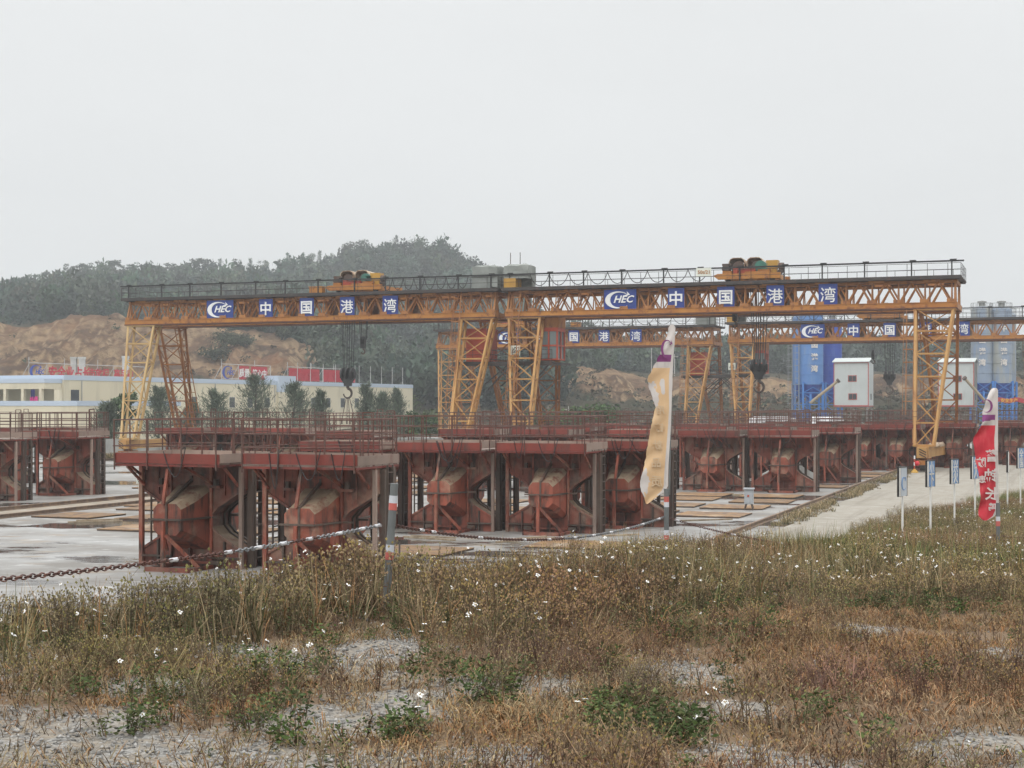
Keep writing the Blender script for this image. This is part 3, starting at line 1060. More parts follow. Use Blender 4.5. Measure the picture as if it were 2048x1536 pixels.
# ------------------------------------------------------------------ winch trolleys and hook blocks
def build_trolley():
    t = empty('winch_trolley', (0, 0, 0), R(-20))
    f = MB()
    for y in (.25, 4.1):
        f.bb(-2.25, 2.25, y - .16, y + .16, .18, .58)
        f.add([(-2.6, y - .16, .45), (-2.25, y - .16, .2), (-2.25, y - .16, .58), (-2.6, y + .16, .45), (-2.25, y + .16, .2), (-2.25, y + .16, .58)], [(0, 1, 2), (3, 5, 4), (0, 3, 4, 1), (0, 2, 5, 3)])
    for x in (-1.7, -.3, 1.1, 1.9):
        f.bb(x - .14, x + .14, .25, 4.1, .22, .54)
    f.bb(-.3, 1.5, .12, .3, .5, .70).bb(-1.95, -1.3, .3, 1.6, .55, .8).bb(.6, 1.5, .3, 1.5, .55, .85)
    f.build('frame', crane_beam, t)
    for y in (.6, 3.85):
        for x in (-1.6, 1.6):
            MB().tube((x, y - .1, .2), (x, y + .1, .2), .2, 12).build('wheel', black_steel, t)
    for x0 in (-1.05, .35):
        d = MB().tube((x0 + .15, .9, 1.02), (x0 + .15, 3.2, 1.02), .36, 16)
        for y in (.85, 3.2):
            d.tube((x0 + .15, y, 1.02), (x0 + .15, y + .06, 1.02), .5, 16)
        d.build('rope_drum', dark_steel, t)
    for x0 in (-1.35, -.05):
        h = MB()
        pts = [(-.58, -.42), (-.58, -.02), (-.5, .16), (-.3, .27), (.3, .27), (.5, .16), (.58, -.02), (.58, -.2)]
        vs = []
        for (x, z) in pts:
            for y in (.75, 3.4):
                vs.append((x0 + .35 + x, y, 1.5 + z - (.10 if y > 2 else 0)))
        for (x, z) in pts:
            for y in (.75, 3.4):
                vs.append((x0 + .35 + x * .94, y, 1.46 + z - (.10 if y > 2 else 0)))
        n = len(pts)
        fs = []
        for i in range(n - 1):
            fs += [(2 * i, 2 * i + 2, 2 * i + 3, 2 * i + 1), (2 * n + 2 * i, 2 * n + 2 * i + 1, 2 * n + 2 * i + 3, 2 * n + 2 * i + 2), (2 * i, 2 * n + 2 * i, 2 * n + 2 * i + 2, 2 * i + 2)]
        h.add(vs, fs)
        for sx_ in (-.56, .56):
            h.bb(x0 + .35 + sx_ - .03, x0 + .35 + sx_ + .03, .75, .81, .58, 1.45)
        h.build('rain_hood', hood_cream, t)
    g = MB().tube((.75, .55, 1.08), (.75, 1.0, 1.08), .42, 18).bb(.75, 1.25, .55, 1.0, .72, 1.3).tube((.75, .5, 1.08), (.75, .56, 1.08), .14, 10)
    g.build('gearbox', green_paint, t)
    m = MB().bb(1.15, 1.98, .55, 1.3, .95, 1.5).bb(1.2, 1.9, .6, 1.2, .6, .95)
    m.build('motor_housing', yellow_box, t)
    k = MB().tube((-1.75, .45, .98), (-1.75, 1.2, .98), .28, 14).bb(-2.02, -1.3, .5, 1.2, 1.2, 1.34).tube((-1.75, .4, .98), (-1.75, .46, .98), .16, 12)
    k.build('motor', dark_steel, t)
    k = MB()
    k.tube((2.05, .7, 1.05), (2.4, .7, 1.05), .26, 12).tube((2.05, .7, .8), (2.3, .7, .6), .2, 10)
    k.build('motor', dark_steel, t)
    b_ = MB().bb(-.75, .45, .2, .5, .55, .92).bb(-1.2, -.9, .5, .9, .55, 1.1)
    b_.build('brake_box', cab_red, t)
    return t
tro = build_trolley()
TG = 'winch trolleys riding on the gantry girders'
for i, (key, s, lb) in enumerate((('A', 21.0, 'orange winch trolley with green gearbox on top of the front gantry at left'), ('B', 18.5, 'orange winch trolley with two rain hoods on the tallest front gantry at right'),
                                  ('D', 16.0, 'winch trolley with green gearbox on the rear gantry before the silos'), ('C', 9.2, 'winch trolley on the rear gantry half hidden behind the meeting crane legs'))):
    o = tro if i == 0 else copy_tree(tro)
    o.location = at_crane(key, s, 0, ZD)
    tag(o, lb, 'winch trolley', TG)
pl = MB().bb(-.55, .55, -.02, .02, -.3, .3).build('load_plate', hood_white)
pl.location = at_crane('B', 15.3, -.2, ZD + .72)
pl.rotation_euler = (0, 0, R(-20))
letter_obj(glyphs('50t/21', .36, .02, .02), crane_rust, pl, (0, -.03, 0))
tag(pl, 'pale load plate lettered 50t/21 beside the trolley on the tallest gantry', 'sign')
for key, s, z, lb in (('A', 17.6, ZD, 'small orange box on the walkway left of the front trolley'), ('C', 17.0, ZD, 'small orange box on the rear gantry walkway under the front girder')):
    bx = MB().bb(-.55, .55, 0, .6, 0, .5).bb(-.6, .6, -.04, .64, .5, .55).bb(-.45, .45, -.03, 0, .08, .42).build('switch_box', crane_beam)
    bx.location = at_crane(key, s, .1, z)
    bx.rotation_euler = (0, 0, R(-20))
    tag(bx, lb, 'box', 'orange boxes on gantry walkways')

def hook_block(big=True):
    t = empty('hook_block', (0, 0, 0), R(-20))
    b_ = MB()
    if big:
        for x in (-.42, 0, .42):
            b_.tube((x - .08, -.12, .0), (x + .08, -.12, .0), .46, 16)
        b_.bb(-.62, .62, -.3, .1, -.35, .1).bb(-.28, .28, -.28, .1, -1.0, -.3)
        b_.add([(-.62, -.3, -.3), (.62, -.3, -.3), (.28, -.3, -.8), (-.28, -.3, -.8), (-.62, .1, -.3), (.62, .1, -.3), (.28, .1, -.8), (-.28, .1, -.8)], [(0, 3, 2, 1), (4, 5, 6, 7), (0, 4, 7, 3), (1, 2, 6, 5)])
        b_.build('sheave_block', black_steel, t)
        h = MB()
        pts = [(0, -.1, -1.0), (0, -.1, -1.2)] + [(.36 * math.sin(a) - .02, -.1, -1.58 + .38 * math.cos(a)) for a in np.linspace(.1, 4.6, 15)]
        for i in range(len(pts) - 1):
            r_ = .13 - .005 * i
            h.tube(pts[i], pts[i + 1], r_, 8, r_ - .005)
        h.build('hook', dark_steel, t)
    else:
        b_.tube((-.1, 0, 0), (.1, 0, 0), .36, 16).bb(-.16, .16, -.2, .2, -.6, .1)
        b_.build('sheave_block', black_steel, t)
        h = MB()
        pts = [(0, 0, -.6)] + [(.16 * math.sin(a), 0, -.86 + .18 * math.cos(a)) for a in np.linspace(.1, 4.4, 10)]
        for i in range(len(pts) - 1):
            h.tube(pts[i], pts[i + 1], .06, 6)
        h.build('hook', dark_steel, t)
    return t
def hang(t, key, s, y, z, xs_, label, slings=0, ys_=(0,), twist=0):
    t.location = at_crane(key, s, y, z)
    r = MB()
    for x in xs_:
        for yy in ys_:
            r.tube((x * .8, yy, .1), (x * 1.35, yy * 1.3, ZB + 2.4 - z), .032 if len(xs_) > 3 else .026, 5)
    r.build('wire_rope', black_steel, t)
    if slings:
        sl = MB()
        for i in range(slings):
            x = (i - (slings - 1) / 2) * .36
            sl.tube((x * .25, -.1, -1.9), (x * 1.0, -.1 + .2 * (i % 2), -1.9 - (2.3 if slings < 4 else 1.9)), .03, 5)
            sl.box((x * 1.0, -.1 + .2 * (i % 2), -2.0 - (2.3 if slings < 4 else 1.9)), (.1, .1, .3))
        sl.build('sling', dark_steel, t)
    t.rotation_euler = (0, 0, R(-20 + twist))
    tag(t, label, 'crane hook', 'hook blocks hanging under the gantries')
RX = (-.5, -.38, -.2, -.06, .1, .3, .5)
hang(hook_block(), 'A', 19.3, 2.5, 7.0, RX, 'large black hook block before the cream building, on many ropes', 4)
hang(hook_block(False), 'A', 20.6, 2.5, 9.6, (-.3, -.16, .3, .4), 'small black hook hanging high right of the large hook, over the wooded hill')
hang(hook_block(), 'B', 18.8, 2.5, 7.35, RX, 'large black hook block hanging left of the lettered blue silo', 2)
hang(hook_block(False), 'B', 17.0, 2.5, 11.2, (-.1, .1), 'small hook tucked up just below the tallest girder')
hang(hook_block(), 'D', 16.6, 2.5, 7.6, RX, 'large hook block hanging right of the white cabin with red trim', 2)
hang(hook_block(False), 'D', 14.9, 2.5, 9.9, (-.1, .1), 'small hook hanging above the roof of the white cabin')
hang(hook_block(False), 'C', 9.0, 2.5, 6.6, (-.1, .1), 'small dark hook hanging between the two meeting front crane legs')
# ------------------------------------------------------------------ steel moulds for concrete armour blocks
HB, YF, YN, ZDK = 1.55, .45, 1.65, 2.85          # half width, body half depth, nose reach, deck underside
def octo(y, hw, z0, z1, ch):
    return [(-hw, y, z0 + ch), (-hw + ch, y, z0), (hw - ch, y, z0), (hw, y, z0 + ch), (hw, y, z1 - ch), (hw - ch, y, z1), (-hw + ch, y, z1), (-hw, y, z1 - ch)]
CURVE = [(HB, ZDK), (HB, 2.12), (.80, 1.68), (.60, 1.46), (.60, 1.12), (.78, .92), (HB - .03, .50), (HB - .03, .27), (HB - .03, 0.0)]
def mould_parts():
    P = {}
    b = MB()
    right = CURVE
    left = [(-x, z) for x, z in reversed(right)]
    poly = [(x, z) for x, z in right]
    # counter clockwise seen from the front: bottom right up to top right, top left down
    ccw = list(reversed(right)) + list(reversed(left))
    b.prism(ccw, -YF, YF, 0, 1, .35)
    # flanges along the curved edges, front, middle and back
    for y, fw, fm in ((-YF - .02, .05, 0), (YF * .45, .04, 2), (YF + .02, .07, 2)):
        for sg in (-1, 1):
            pts = [(sg * (x + (.03 if x < HB - .1 else .02)), y, z) for x, z in right]
            for p, q in zip(pts[:-1], pts[1:]):
                b.bar(p, q, fw, .06, fm)
    # ribs on the front face of the limbs
    for x in (-1.05, 1.05):
        b.bb(x - .02, x + .02, -YF - .06, -YF, 1.98, ZDK, 0)
        b.bb(x - .025, x + .025, -YF - .09, -YF, .02, .72, 2)
    for sg in (-1, 1):
        b.bb(min(sg * .62, sg * HB), max(sg * .62, sg * HB), -YF - .12, -YF - .001, .26, .31, 2)
        b.bb(min(sg * .66, sg * 1.0), max(sg * .66, sg * 1.0), -YF - .20, -YF - .001, 2.18, 2.25, 0)
        b.bb(sg * .86 - .05, sg * .86 + .05, -YF - .22, -YF - .1, 2.25, 2.42, 2)
        b.bb(min(sg * .66, sg * .95), max(sg * .66, sg * .95), -YF - .18, -YF - .001, .10, .22, 2)
    b.bb(-.58, .58, -YF - .05, -YF - .001, 2.50, 2.56, 0)
    P['shell'] = (b, [mould_wall, cement, dark_steel])
    for sg in (-1, 1):
        n = MB()
        r0 = octo(0, .43, .96, 1.80, .15)
        r1 = octo(0, .50, .74, 2.00, .17)
        r2 = octo(0, .585, .50, 2.24, .14)
        rings = []
        for rr, yy in ((r0, YN), (r1, YN - .62), (r2, YF + .002)):
            rings.append([(x, sg * yy, z) for x, _, z in rr])
        if sg > 0:
            rings = [list(reversed(k)) for k in rings]
        n.loft(rings, 0, 1, True, .35)
        # seam along the top of the nose and band round its middle
        n.bar((0, sg * YN, 1.80), (0, sg * (YN - .62), 2.11), .07, .08, 2).bar((0, sg * (YN - .62), 2.11), (0, sg * YF, 2.38), .07, .08, 2).bar((0, sg * YF, 2.38), (0, sg * (YF + .02), ZDK), .06, .06, 2)
        n.bb(-.44, .44, min(sg * YN, sg * (YN + .07)), max(sg * YN, sg * (YN + .07)), 1.355, 1.405, 2)
        n.bb(-.025, .025, min(sg * YN, sg * (YN + .05)), max(sg * YN, sg * (YN + .05)), .98, 1.8, 2)
        for s2 in (-1, 1):
            n.bar((s2 * .43, sg * (YN + .04), 1.38), (s2 * .63, sg * YF, 1.38), .08, .05, 2)
            n.bar((s2 * .62, sg * (YF + .04), 1.38), (s2 * .95, sg * (YF + .04), 1.38), .06, .05, 2)
        n.bar((-.43, sg * (YN + .035), 1.38), (-.56, sg * (YN + .035), 1.38), .05, .05, 2)
        P['nose' if sg < 0 else 'rear_nose'] = (n, [mould_red, cement, dark_steel])
    d = MB()
    d.bb(-1.62, 1.62, -YN - .02, .95, ZDK, ZDK + .05, 0)
    for y in (-YN - .02, -.8, -.1, .95):
        d.bb(-1.62, 1.62, y - .03, y + .03, ZDK - .06, ZDK + .0, 1)
    for x in (-1.59, -.55, .55, 1.59):
        d.bb(x - .03, x + .03, -YN, .93, ZDK - .055, ZDK - .003, 1)
    P['deck'] = (d, [deck_mat, toe_red])
    P['toe_board'] = (MB().bb(-1.62, 1.62, -YN - .055, -YN - .023, ZDK + .03, ZDK + .30), [toe_red])
    P['side_toe_board'] = (MB().bb(1.60, 1.63, -YN - .02, .95, ZDK + .06, ZDK + .30).bb(-1.63, -1.60, -YN - .02, .95, ZDK + .06, ZDK + .30).bb(-1.6, 1.6, .955, .985, ZDK + .06, ZDK + .30), [toe_grey])
    r = MB()
    zt = ZDK + 1.22
    yb, yf = .95, -YN - .075
    for x in (-1.58, -.55, .52, 1.58):
        r.bar((x, yf, ZDK - .14), (x, yf, zt), .032)
        r.bar((x, yb, ZDK), (x, yb, zt), .028)
    for y in (-.95, -.1, .6):
        for x in (-1.62, 1.62):
            r.bar((x, y, ZDK), (x, y, zt), .028)
    for h in (.50, .84, 1.2):
        for y in (yf, yb):
            r.tube((-1.62, y, ZDK + h), (1.62, y, ZDK + h), .0155, 5)
        for x in (-1.62, 1.62):
            if h > .6 or x < 0:
                r.tube((x, yf, ZDK + h), (x, yb, ZDK + h), .0155, 5)
    r.bar((.9, .3, ZDK), (.9, .3, zt + .15), .03).bar((1.2, .3, ZDK), (1.2, .3, zt + .15), .03).bar((.9, .3, zt + .15), (1.2, .3, zt + .15), .03)
    P['guardrail'] = (r, [rail_paint])
    for nm, x, y, w, mt in (('post', -HB - .03, -YF - .06, .115, mould_red), ('post', HB + .03, -YF - .06, .10, toe_grey), ('post', HB + .05, -.02, .16, dark_steel), ('post', HB + .05, YF + .06, .13, dark_steel), ('post', -HB - .05, YF + .06, .15, dark_steel),
                            ('post', -.64, -YF - .05, .07, mould_red), ('post', .64, -YF - .05, .07, mould_red), ('post', -.9, YF + .35, .12, dark_steel), ('post', .95, YF + .35, .12, dark_steel)):
        P.setdefault('post', []).append((MB().bb(x - w / 2, x + w / 2, y - w / 2, y + w / 2, 0, ZDK - .1), [mt]))
    for x0, y0, y1 in ((HB + .14, .05, .40), (-HB - .12, .08, .42)):
        la = MB()
        for y in (y0, y1):
            la.bb(x0 - .02, x0 + .02, y - .02, y + .02, 0, ZDK)
        for k in range(9):
            la.bb(x0 - .015, x0 + .015, y0, y1, .25 + k * .3, .28 + k * .3)
        P.setdefault('ladder', []).append((la, [dark_steel]))
    
    br = []
    br.append(MB().bar((.02, -YN + .1, ZDK - .1), (-.06, -YN - .04, 1.80), .08, .08))
    br.append(MB().bar((-.06, -YN - .10, 1.36), (-.06, -YN - .10, 0), .095, .095))
    br.append(MB().bar((-.03, -YN - .06, .96), (.55, -YF - .55, .06), .075, .10))
    br.append(MB().bar((-.10, -YN - .06, .96), (-.62, -YF - .25, .45), .06, .08))
    br.append(MB().bar((.7, -YF - .1, 2.3), (.45, -YN + .1, ZDK - .05), .05, .07))
    br.append(MB().bar((-1.45, -YF - .06, 2.25), (-1.45, -YN + .35, ZDK - .05), .06, .06))
    br.append(MB().bar((1.45, -YF - .06, 2.25), (1.45, -YN + .35, ZDK - .05), .06, .06))
    br.append(MB().bar((-1.6, -.2, 2.3), (-1.62, -1.2, ZDK), .06))
    P['brace'] = [(q, [mould_red]) for q in br]
    fb = MB()
    fb.bb(-.6, .75, -YN - .16, -YN - .10, 0, .12).bb(.70, .76, -YN - .16, -YF - .1, 0, .10).bb(-.6, -.54, -YN - .16, -YF - .1, 0, .10)
    fb.bb(-.62, .62, -YF - .12, -YF - .05, .12, .18).bb(-.05, .0, -YF - .1, -YF, 0, .6)
    P['base_frame'] = (fb, [mould_wall])
    return P

def build_mould():
    root = empty('block_mould', (0, 0, 0), R(-20))
    for nm, q in mould_parts().items():
        for mb, mats in (q if isinstance(q, list) else [q]):
            mb.build(nm, mats, root)
    return root

mould0 = build_mould()
MG = 'red steel block moulds standing in the casting yard'
# (v, u, turn, label) ; v across the rails, u along them
SPOT = [
    (-22.45, 36.6, -1, 'nearest rusty red block mould, farther left, standing just beyond the rusty chain'),
    (-18.35, 36.2, 1, 'rusty red block mould right behind the leaning striped post, second of the front pair'),
    (-20.45, 50.4, 0, 'dull red mould in the middle row, just right of the leaning post top'),
    (-16.85, 50.7, 1, 'dull red mould in the middle row with its ladder end left of the orange flag'),
    (-15.2, 54.3, 1, 'red mould half hidden between the middle pair and the orange flag'),
    (-24.2, 50.4, -1, 'mould mostly hidden behind the nearest right-hand mould, only its deck and rails showing'),
    (-17.3, 78.7, 0, 'soot-streaked mould just right of the orange flag, behind the yellow plates'),
    (-13.7, 78.9, 1, 'mould with bright red nose, second from the orange flag, behind the grey box on legs'),
    (-12.9, 89.4, 0, 'mould at the edge of the dirt road, third from the orange flag'),
    (-10.8, 107.3, -2, 'dark red mould left of the tall crane leg with the cream end beam'),
    (-7.6, 113.8, 0, 'dark mould right of the tall crane leg, behind the blue sign boards'),
    (-5.2, 137.5, 1, 'far mould partly behind the red flag'),
    (-46.9, 64.2, 1, 'red mould at left beside the grey electric box on the wet concrete'),
    (-47.2, 58.9, -1, 'mould cut off by the left edge of the picture'),
]
BACK = [(-47.8, 77.3), (-44.8, 78.0), (-41.2, 77.0), (-33.8, 70.2), (-30.2, 77.5), (-26.4, 78.6), (-21.1, 78.9), (-24.6, 92.6), (-20.9, 92.8), (-17.2, 93.0),
        (-57.2, 72.4), (-53.4, 73.4), (-61, 72), (-33.6, 92.0), (-29.4, 92.4), (-24.4, 107.0), (-20.6, 107.2), (-16.8, 107.4), (-13.2, 107.3), (-31.2, 107), (-16.9, 122), (-13.1, 122.2), (-10.5, 122.2), (-20.8, 122), (-3.9, 121), (-9.4, 141), (-13.4, 141)]
aged = []
def age(o, seed, near):
    """no two moulds alike: bent or missing braces, a lifted toe board, hanging cables"""
    rnd = random.Random(seed)
    aged.append(1)
    for ch in list(o.children):
        nm = ch.name.split('.')[0]
        if nm == 'brace':
            if rnd.random() < .14 and len(aged) > 1:
                bpy.data.objects.remove(ch)
                continue
            ch.rotation_euler = (R(rnd.uniform(-.8, .8)), R(rnd.uniform(-.8, .8)), 0)
        elif nm in ('toe_board', 'side_toe_board'):
            ch.rotation_euler = (0, R(rnd.uniform(-.5, .5)), 0)
            ch.location = (0, rnd.uniform(-.012, .004), rnd.uniform(-.02, .03))
        elif nm == 'guardrail':
            ch.rotation_euler = (R(rnd.uniform(-.5, .5)), R(rnd.uniform(-.4, .4)), 0)
    if near:
        for k in range(rnd.choice((1, 2, 2))):
            xa = rnd.uniform(-1.4, 1.2)
            w_ = rnd.uniform(.3, .9)
            pts = []
            dr = rnd.uniform(.5, 1.3)
            for j in range(11):
                t_ = j / 10
                pts.append((xa + w_ * t_, -YN - .10 + .05 * math.sin(t_ * 5), ZDK + .35 - dr * (1 - (2 * t_ - 1) ** 2) + .1 * t_))
            MB().path(pts, .014, 5).build('cable', black_steel, o)
first = True
for v, u, tw, lb in SPOT:
    o = mould0 if first else copy_tree(mould0)
    first = False
    x, y = vu(v, u)
    o.location = (x, y, 0)
    o.rotation_euler = (0, 0, R(-20 + tw))
    age(o, 40 + len(aged), True)
    tag(o, lb, 'block mould', MG)
for v, u in BACK:
    o = copy_tree(mould0)
    x, y = vu(v, u)
    o.location = (x, y, 0)
    o.rotation_euler = (0, 0, R(-20 + random.uniform(-1.5, 1.5)))
    age(o, 80 + len(aged), False)
    tag(o, 'farther dark red mould in the rows behind, seen mainly as deck edge and guardrails', 'block mould', MG + ', rear rows')

# ------------------------------------------------------------------ rusty-yellow base plates lying on the concrete
plate_mat = weathered('base_plate', (.27, .145, .05), (.20, .125, .065), rust=(.115, .07, .045), scale=.9, lo=.46, hi=.6, rnd=.2, rough=.75, streak=False, dust=(.42, .36, .28), dlo=.55, dhi=.75)
def plate():
    t = empty('base_plate', (0, 0, 0), R(-20))
    MB().bb(-1.35, 1.35, -1.25, 1.25, .045, .065).build('sheet', plate_mat, t)
    f = MB()
    for y in (-1.2, 0, 1.2):
        f.bb(-1.33, 1.33, y - .04, y + .04, 0, .045)
    for x in (-1.29, 1.29):
        f.bb(x - .04, x + .04, -1.25, 1.25, .003, .043)
    f.build('underframe', dark_steel, t)
    return t
p0 = plate()
PL = []
for u, vs_ in ((47, (-31, -27.4)), (51.5, (-36.8, -33.4)), (56, (-36.4, -32.8, -29.4)), (61.5, (-37.2, -33.6, -30)), (66, (-37.2,)), (70.5, (-37.6, -30)), (75.5, (-37, -33.4)), (81, (-36.8, -33)), (86.5, (-36.2, -32.6))):
    for v in vs_:
        PL.append((v, u))
PL += [(-37.2, 58.2), (-35.6, 61.5), (-22.4, 42.3), (-18.6, 42.4), (-14.4, 45.5), (-13.2, 60.5), (-16.4, 61.0), (-19.8, 61), (-13.4, 65.2), (-16.6, 65.8), (-13.2, 69.8), (-16.9, 70.2), (-13.4, 73.8), (-17, 74), (-12.4, 83.6), (-12, 97), (-12.2, 101), (-45.6, 70.5), (-46.4, 73.5),
       (-22.3, 60.6), (-24.6, 65.5), (-42.9, 83), (-42.8, 88), (-38.5, 88), (-38, 93), (-43, 93), (-10.8, 117), (-5, 128)]
first = True
occupied = [(a, b_) for a, b_, *_ in SPOT] + BACK
for v, u in PL:
    if any(abs(v - a) < 3.0 and abs(u - b_) < 2.9 for a, b_ in occupied):
        continue
    o = p0 if first else copy_tree(p0)
    first = False
    x, y = vu(v + random.uniform(-.25, .25), u + random.uniform(-.3, .3))
    o.location = (x, y, .002)
    o.rotation_euler = (0, 0, R(-20 + random.uniform(-2, 2)))
    tag(o, 'low rusty yellow base plate lying flat on the wet concrete', 'base plate', 'yellow base plates set out on the yard floor')

# ------------------------------------------------------------------ crane rails
rail_rust = weathered('rail_rust', (.115, .075, .055), (.17, .12, .09), rust=(.24, .16, .10), scale=.9, rough=.7, bump=.2)
for v, u0, u1, lb in ((-10.75, 36, 190, 'rusty crane rail along the left edge of the dirt road'), (-39.2, 14, 170, 'rusty crane rail on the left, nearer of the two centre rails'), (-42.0, 14, 170, 'rusty crane rail on the left, the one passing the grey electric box'),
                      (-72.9, 40, 190, 'crane rail along the low grey wall at far left')):
    a, b_ = vu(v, u0), vu(v, u1)
    rr = MB()
    d = Vector((SR, CR, 0))
    for w, z0, z1 in ((.26, .004, .035), (.05, .035, .12), (.10, .12, .16)):
        rr.bar(Vector((a[0], a[1], (z0 + z1) / 2)), Vector((b_[0], b_[1], (z0 + z1) / 2)), w, z1 - z0)
    o = rr.build('crane_rail', rail_rust)
    tag(o, lb, 'rail', 'crane rails set in the yard')

# electric boxes on legs
box_grey = weathered('box_grey', (.42, .44, .46), (.36, .38, .40), rust=(.3, .24, .18), scale=1.5, lo=.6, hi=.75, rough=.5)
def elec_box(x, y, w, h, leg, rz, label):
    t = empty('electric_box', (x, y, 0), rz)
    b_ = MB().bb(-w / 2, w / 2, -.18, .18, leg, leg + h).bb(-w / 2 - .04, w / 2 + .04, -.24, .24, leg + h, leg + h + .05).bb(-w / 2 + .05, w / 2 - .05, -.20, -.18, leg + .06, leg + h - .08)
    b_.build('cabinet', box_grey, t)
    l = MB()
    for sx_ in (-1, 1):
        for sy_ in (-1, 1):
            l.bar((sx_ * w * .3, sy_ * .12, leg), (sx_ * w * .48, sy_ * .22, 0), .05)
    l.build('legs', dark_steel, t)
    MB().bb(-.06, .02, -.225, -.20, leg + h * .5, leg + h * .62).build('handle', cab_red, t)
    tag(t, label, 'electric box')
    return t
x, y = vu(-44.4, 67.4)
eb = elec_box(x, y, .5, .62, .22, R(10), 'grey electric box on thin legs at left beside the mould and rails')
ebs = MB().bb(-.13, .13, -.02, .02, -.2, .2).bb(-.02, .02, -.02, .02, -.62, -.2).build('warning_plate', hood_white)
ebs.location = (x - .48, y - .25, .62)
tag(ebs, 'small cream notice plate standing left of the grey electric box', 'notice')
for i, (dx, dz) in enumerate(((-.05, .1), (.05, .1), (-.05, 0), (.05, 0), (0, -.1))):
    MB().bb(dx - .03, dx + .03, -.03, -.02, dz - .03, dz + .03).build('mark', black_steel, ebs)
Yb = 13420 / (1020 - HOR)
elec_box((1498 - 1024) / FPX * Yb, Yb, .38, .62, .26, R(-12), 'grey electric box on splayed legs beside the crane rail, near the dirt road')

# finished grey concrete block standing between the moulds, and a low rusty trestle
blk_m = weathered('block_concrete', (.44, .44, .42), (.36, .36, .345), rust=(.27, .25, .22), scale=.9, rough=.9, rnd=0)
bk0 = MB()
ccw = list(reversed(CURVE)) + [(-x, z) for x, z in CURVE]
bk0.prism(ccw, -.45, .45)
for sg in (-1, 1):
    rr = [[(x, sg * yy, z) for x, _, z in q] for q, yy in ((octo(0, .40, .98, 1.80, .19), 1.6), (octo(0, .58, .50, 2.34, .14), .448))]
    bk0.loft([list(reversed(k)) for k in rr] if sg > 0 else rr)
x, y = vu(-14.9, 87.2)
o = bk0.build('armour_block', blk_m, loc=(x, y, 0))
o.rotation_euler = (0, 0, R(-8))
tag(o, 'finished pale grey concrete armour block glimpsed between two moulds right of the orange flag', 'concrete block')
x, y = (765 - 1024) / FPX * 44.5, 44.5
t = empty('trestle', (x, y, 0), R(-4))
MB().bb(-.62, .62, -.06, .06, .50, .58).build('beam', mould_wall, t)
for sx_ in (-.42, .5):
    MB().bar((sx_, 0, .5), (sx_ + .03, -.2, 0), .05).bar((sx_, 0, .5), (sx_ - .03, .2, 0), .05).build('leg', dark_steel, t)
tag(t, 'low rusty steel trestle on the yard floor behind the leaning striped post', 'trestle')

timber_m = weathered('timber', (.30, .23, .15), (.20, .15, .10), rust=(.36, .30, .22), scale=2, rough=.9, rnd=.25)
for k in range(11):
    v, u, L_ = ((-22, 40.6, 1.8), (-19.8, 46.4, 2.2), (-24.8, 44.8, 1.5), (-16.6, 46.9, 2.4), (-14.2, 49.8, 1.4), (-34.6, 48.9, 2.0), (-13.0, 57.6, 2.2), (-18.3, 57.9, 1.7), (-15.4, 74.6, 2.3), (-12.2, 92.8, 2.0), (-26.0, 56.2, 2.1))[k]
    x, y = vu(v, u)
    m = MB().bb(-L_ / 2, L_ / 2, -.06, .06, .003, .055)
    if k % 2: m.box((.1, .10, .08), (L_ * .8, .11, .045), rz=R(7))
    o = m.build('timber', timber_m, loc=(x, y, 0))
    o.rotation_euler = (0, 0, R(random.uniform(-60, 40)))
    tag(o, 'loose weathered timber lying on the concrete by the moulds', 'timber', 'loose timbers on the yard floor')

# low grey wall at the back left, under the trees
wall_m = weathered('wall_plaster', (.42, .42, .40), (.30, .31, .30), rust=(.20, .20, .18), scale=.5, lo=.5, hi=.68, rough=.9)
w = MB()
for i in range(12):
    x0 = -42 + i * 3
    w.bb(x0, x0 + 2.98, 131 + i * .35, 131.25 + i * .35, 0, 1.55)
    w.bb(x0 - .15, x0 + .15, 130.9 + i * .35, 131.3 + i * .35, 0, 1.65)
w = w.build('boundary_wall', wall_m)
tag(w, 'low weathered grey boundary wall under the trees by the left crane leg', 'wall')

# red and white post with a red lamp by the crane foot
t = empty('marker_post', ((1829 - 1024) / FPX * 100.5, 100.5, 0))
for k in range(4):
    MB().tube((0, 0, .25 + k * .22), (0, 0, .47 + k * .22), .05, 8).build('band', (cab_red if k % 2 == 0 else white_paint), t)
red_bright = weathered('red_bright', (.55, .02, .035), (.5, .02, .03), rough=.5, rnd=.03, bump=0)
MB().lathe([(0, -.18), (.13, -.12), (.18, 0), (.13, .12), (0, .18)], (.16, -.05, .62), 12).build('lamp', red_bright, t, smooth=True)
MB().lathe([(.26, 0), (.26, .04), (.09, .22), (.06, .26)], (0, 0, 0), 10).build('foot', yellow_box, t)
tag(t, 'short red and white post with red ball standing by the crane wheel', 'marker post')
# ------------------------------------------------------------------ cream two-storey building at left
cream = weathered('cream_wall', (.66, .60, .45), (.60, .54, .40), rust=(.50, .45, .34), scale=.12, lo=.52, hi=.72, rough=.85, rnd=0, bump=0)
band_blue = weathered('band_blue', (.46, .53, .62), (.42, .49, .58), scale=.2, rough=.8, rnd=0, bump=0)
win_dark = weathered('window_dark', (.055, .062, .066), (.035, .04, .045), scale=.6, rough=.25, rnd=.2, bump=0)
frame_grey = weathered('frame_grey', (.30, .31, .31), (.25, .26, .26), scale=1, rough=.6, rnd=.05, bump=0)
pole_grey = weathered('pole_grey', (.45, .44, .42), (.36, .35, .33), scale=1, rough=.6, rnd=.1, bump=0)
B0, BR = (-52.0, 177.0), R(-23.6)
bd = empty('office_building', (B0[0], B0[1], 0), BR)
MB().bb(-14, 0, 0, 88, 0, 7.42).build('wall', cream, bd)
MB().bb(-14.05, .05, -.05, 88.05, 7.42, 8.0).build('roof_band', band_blue, bd)
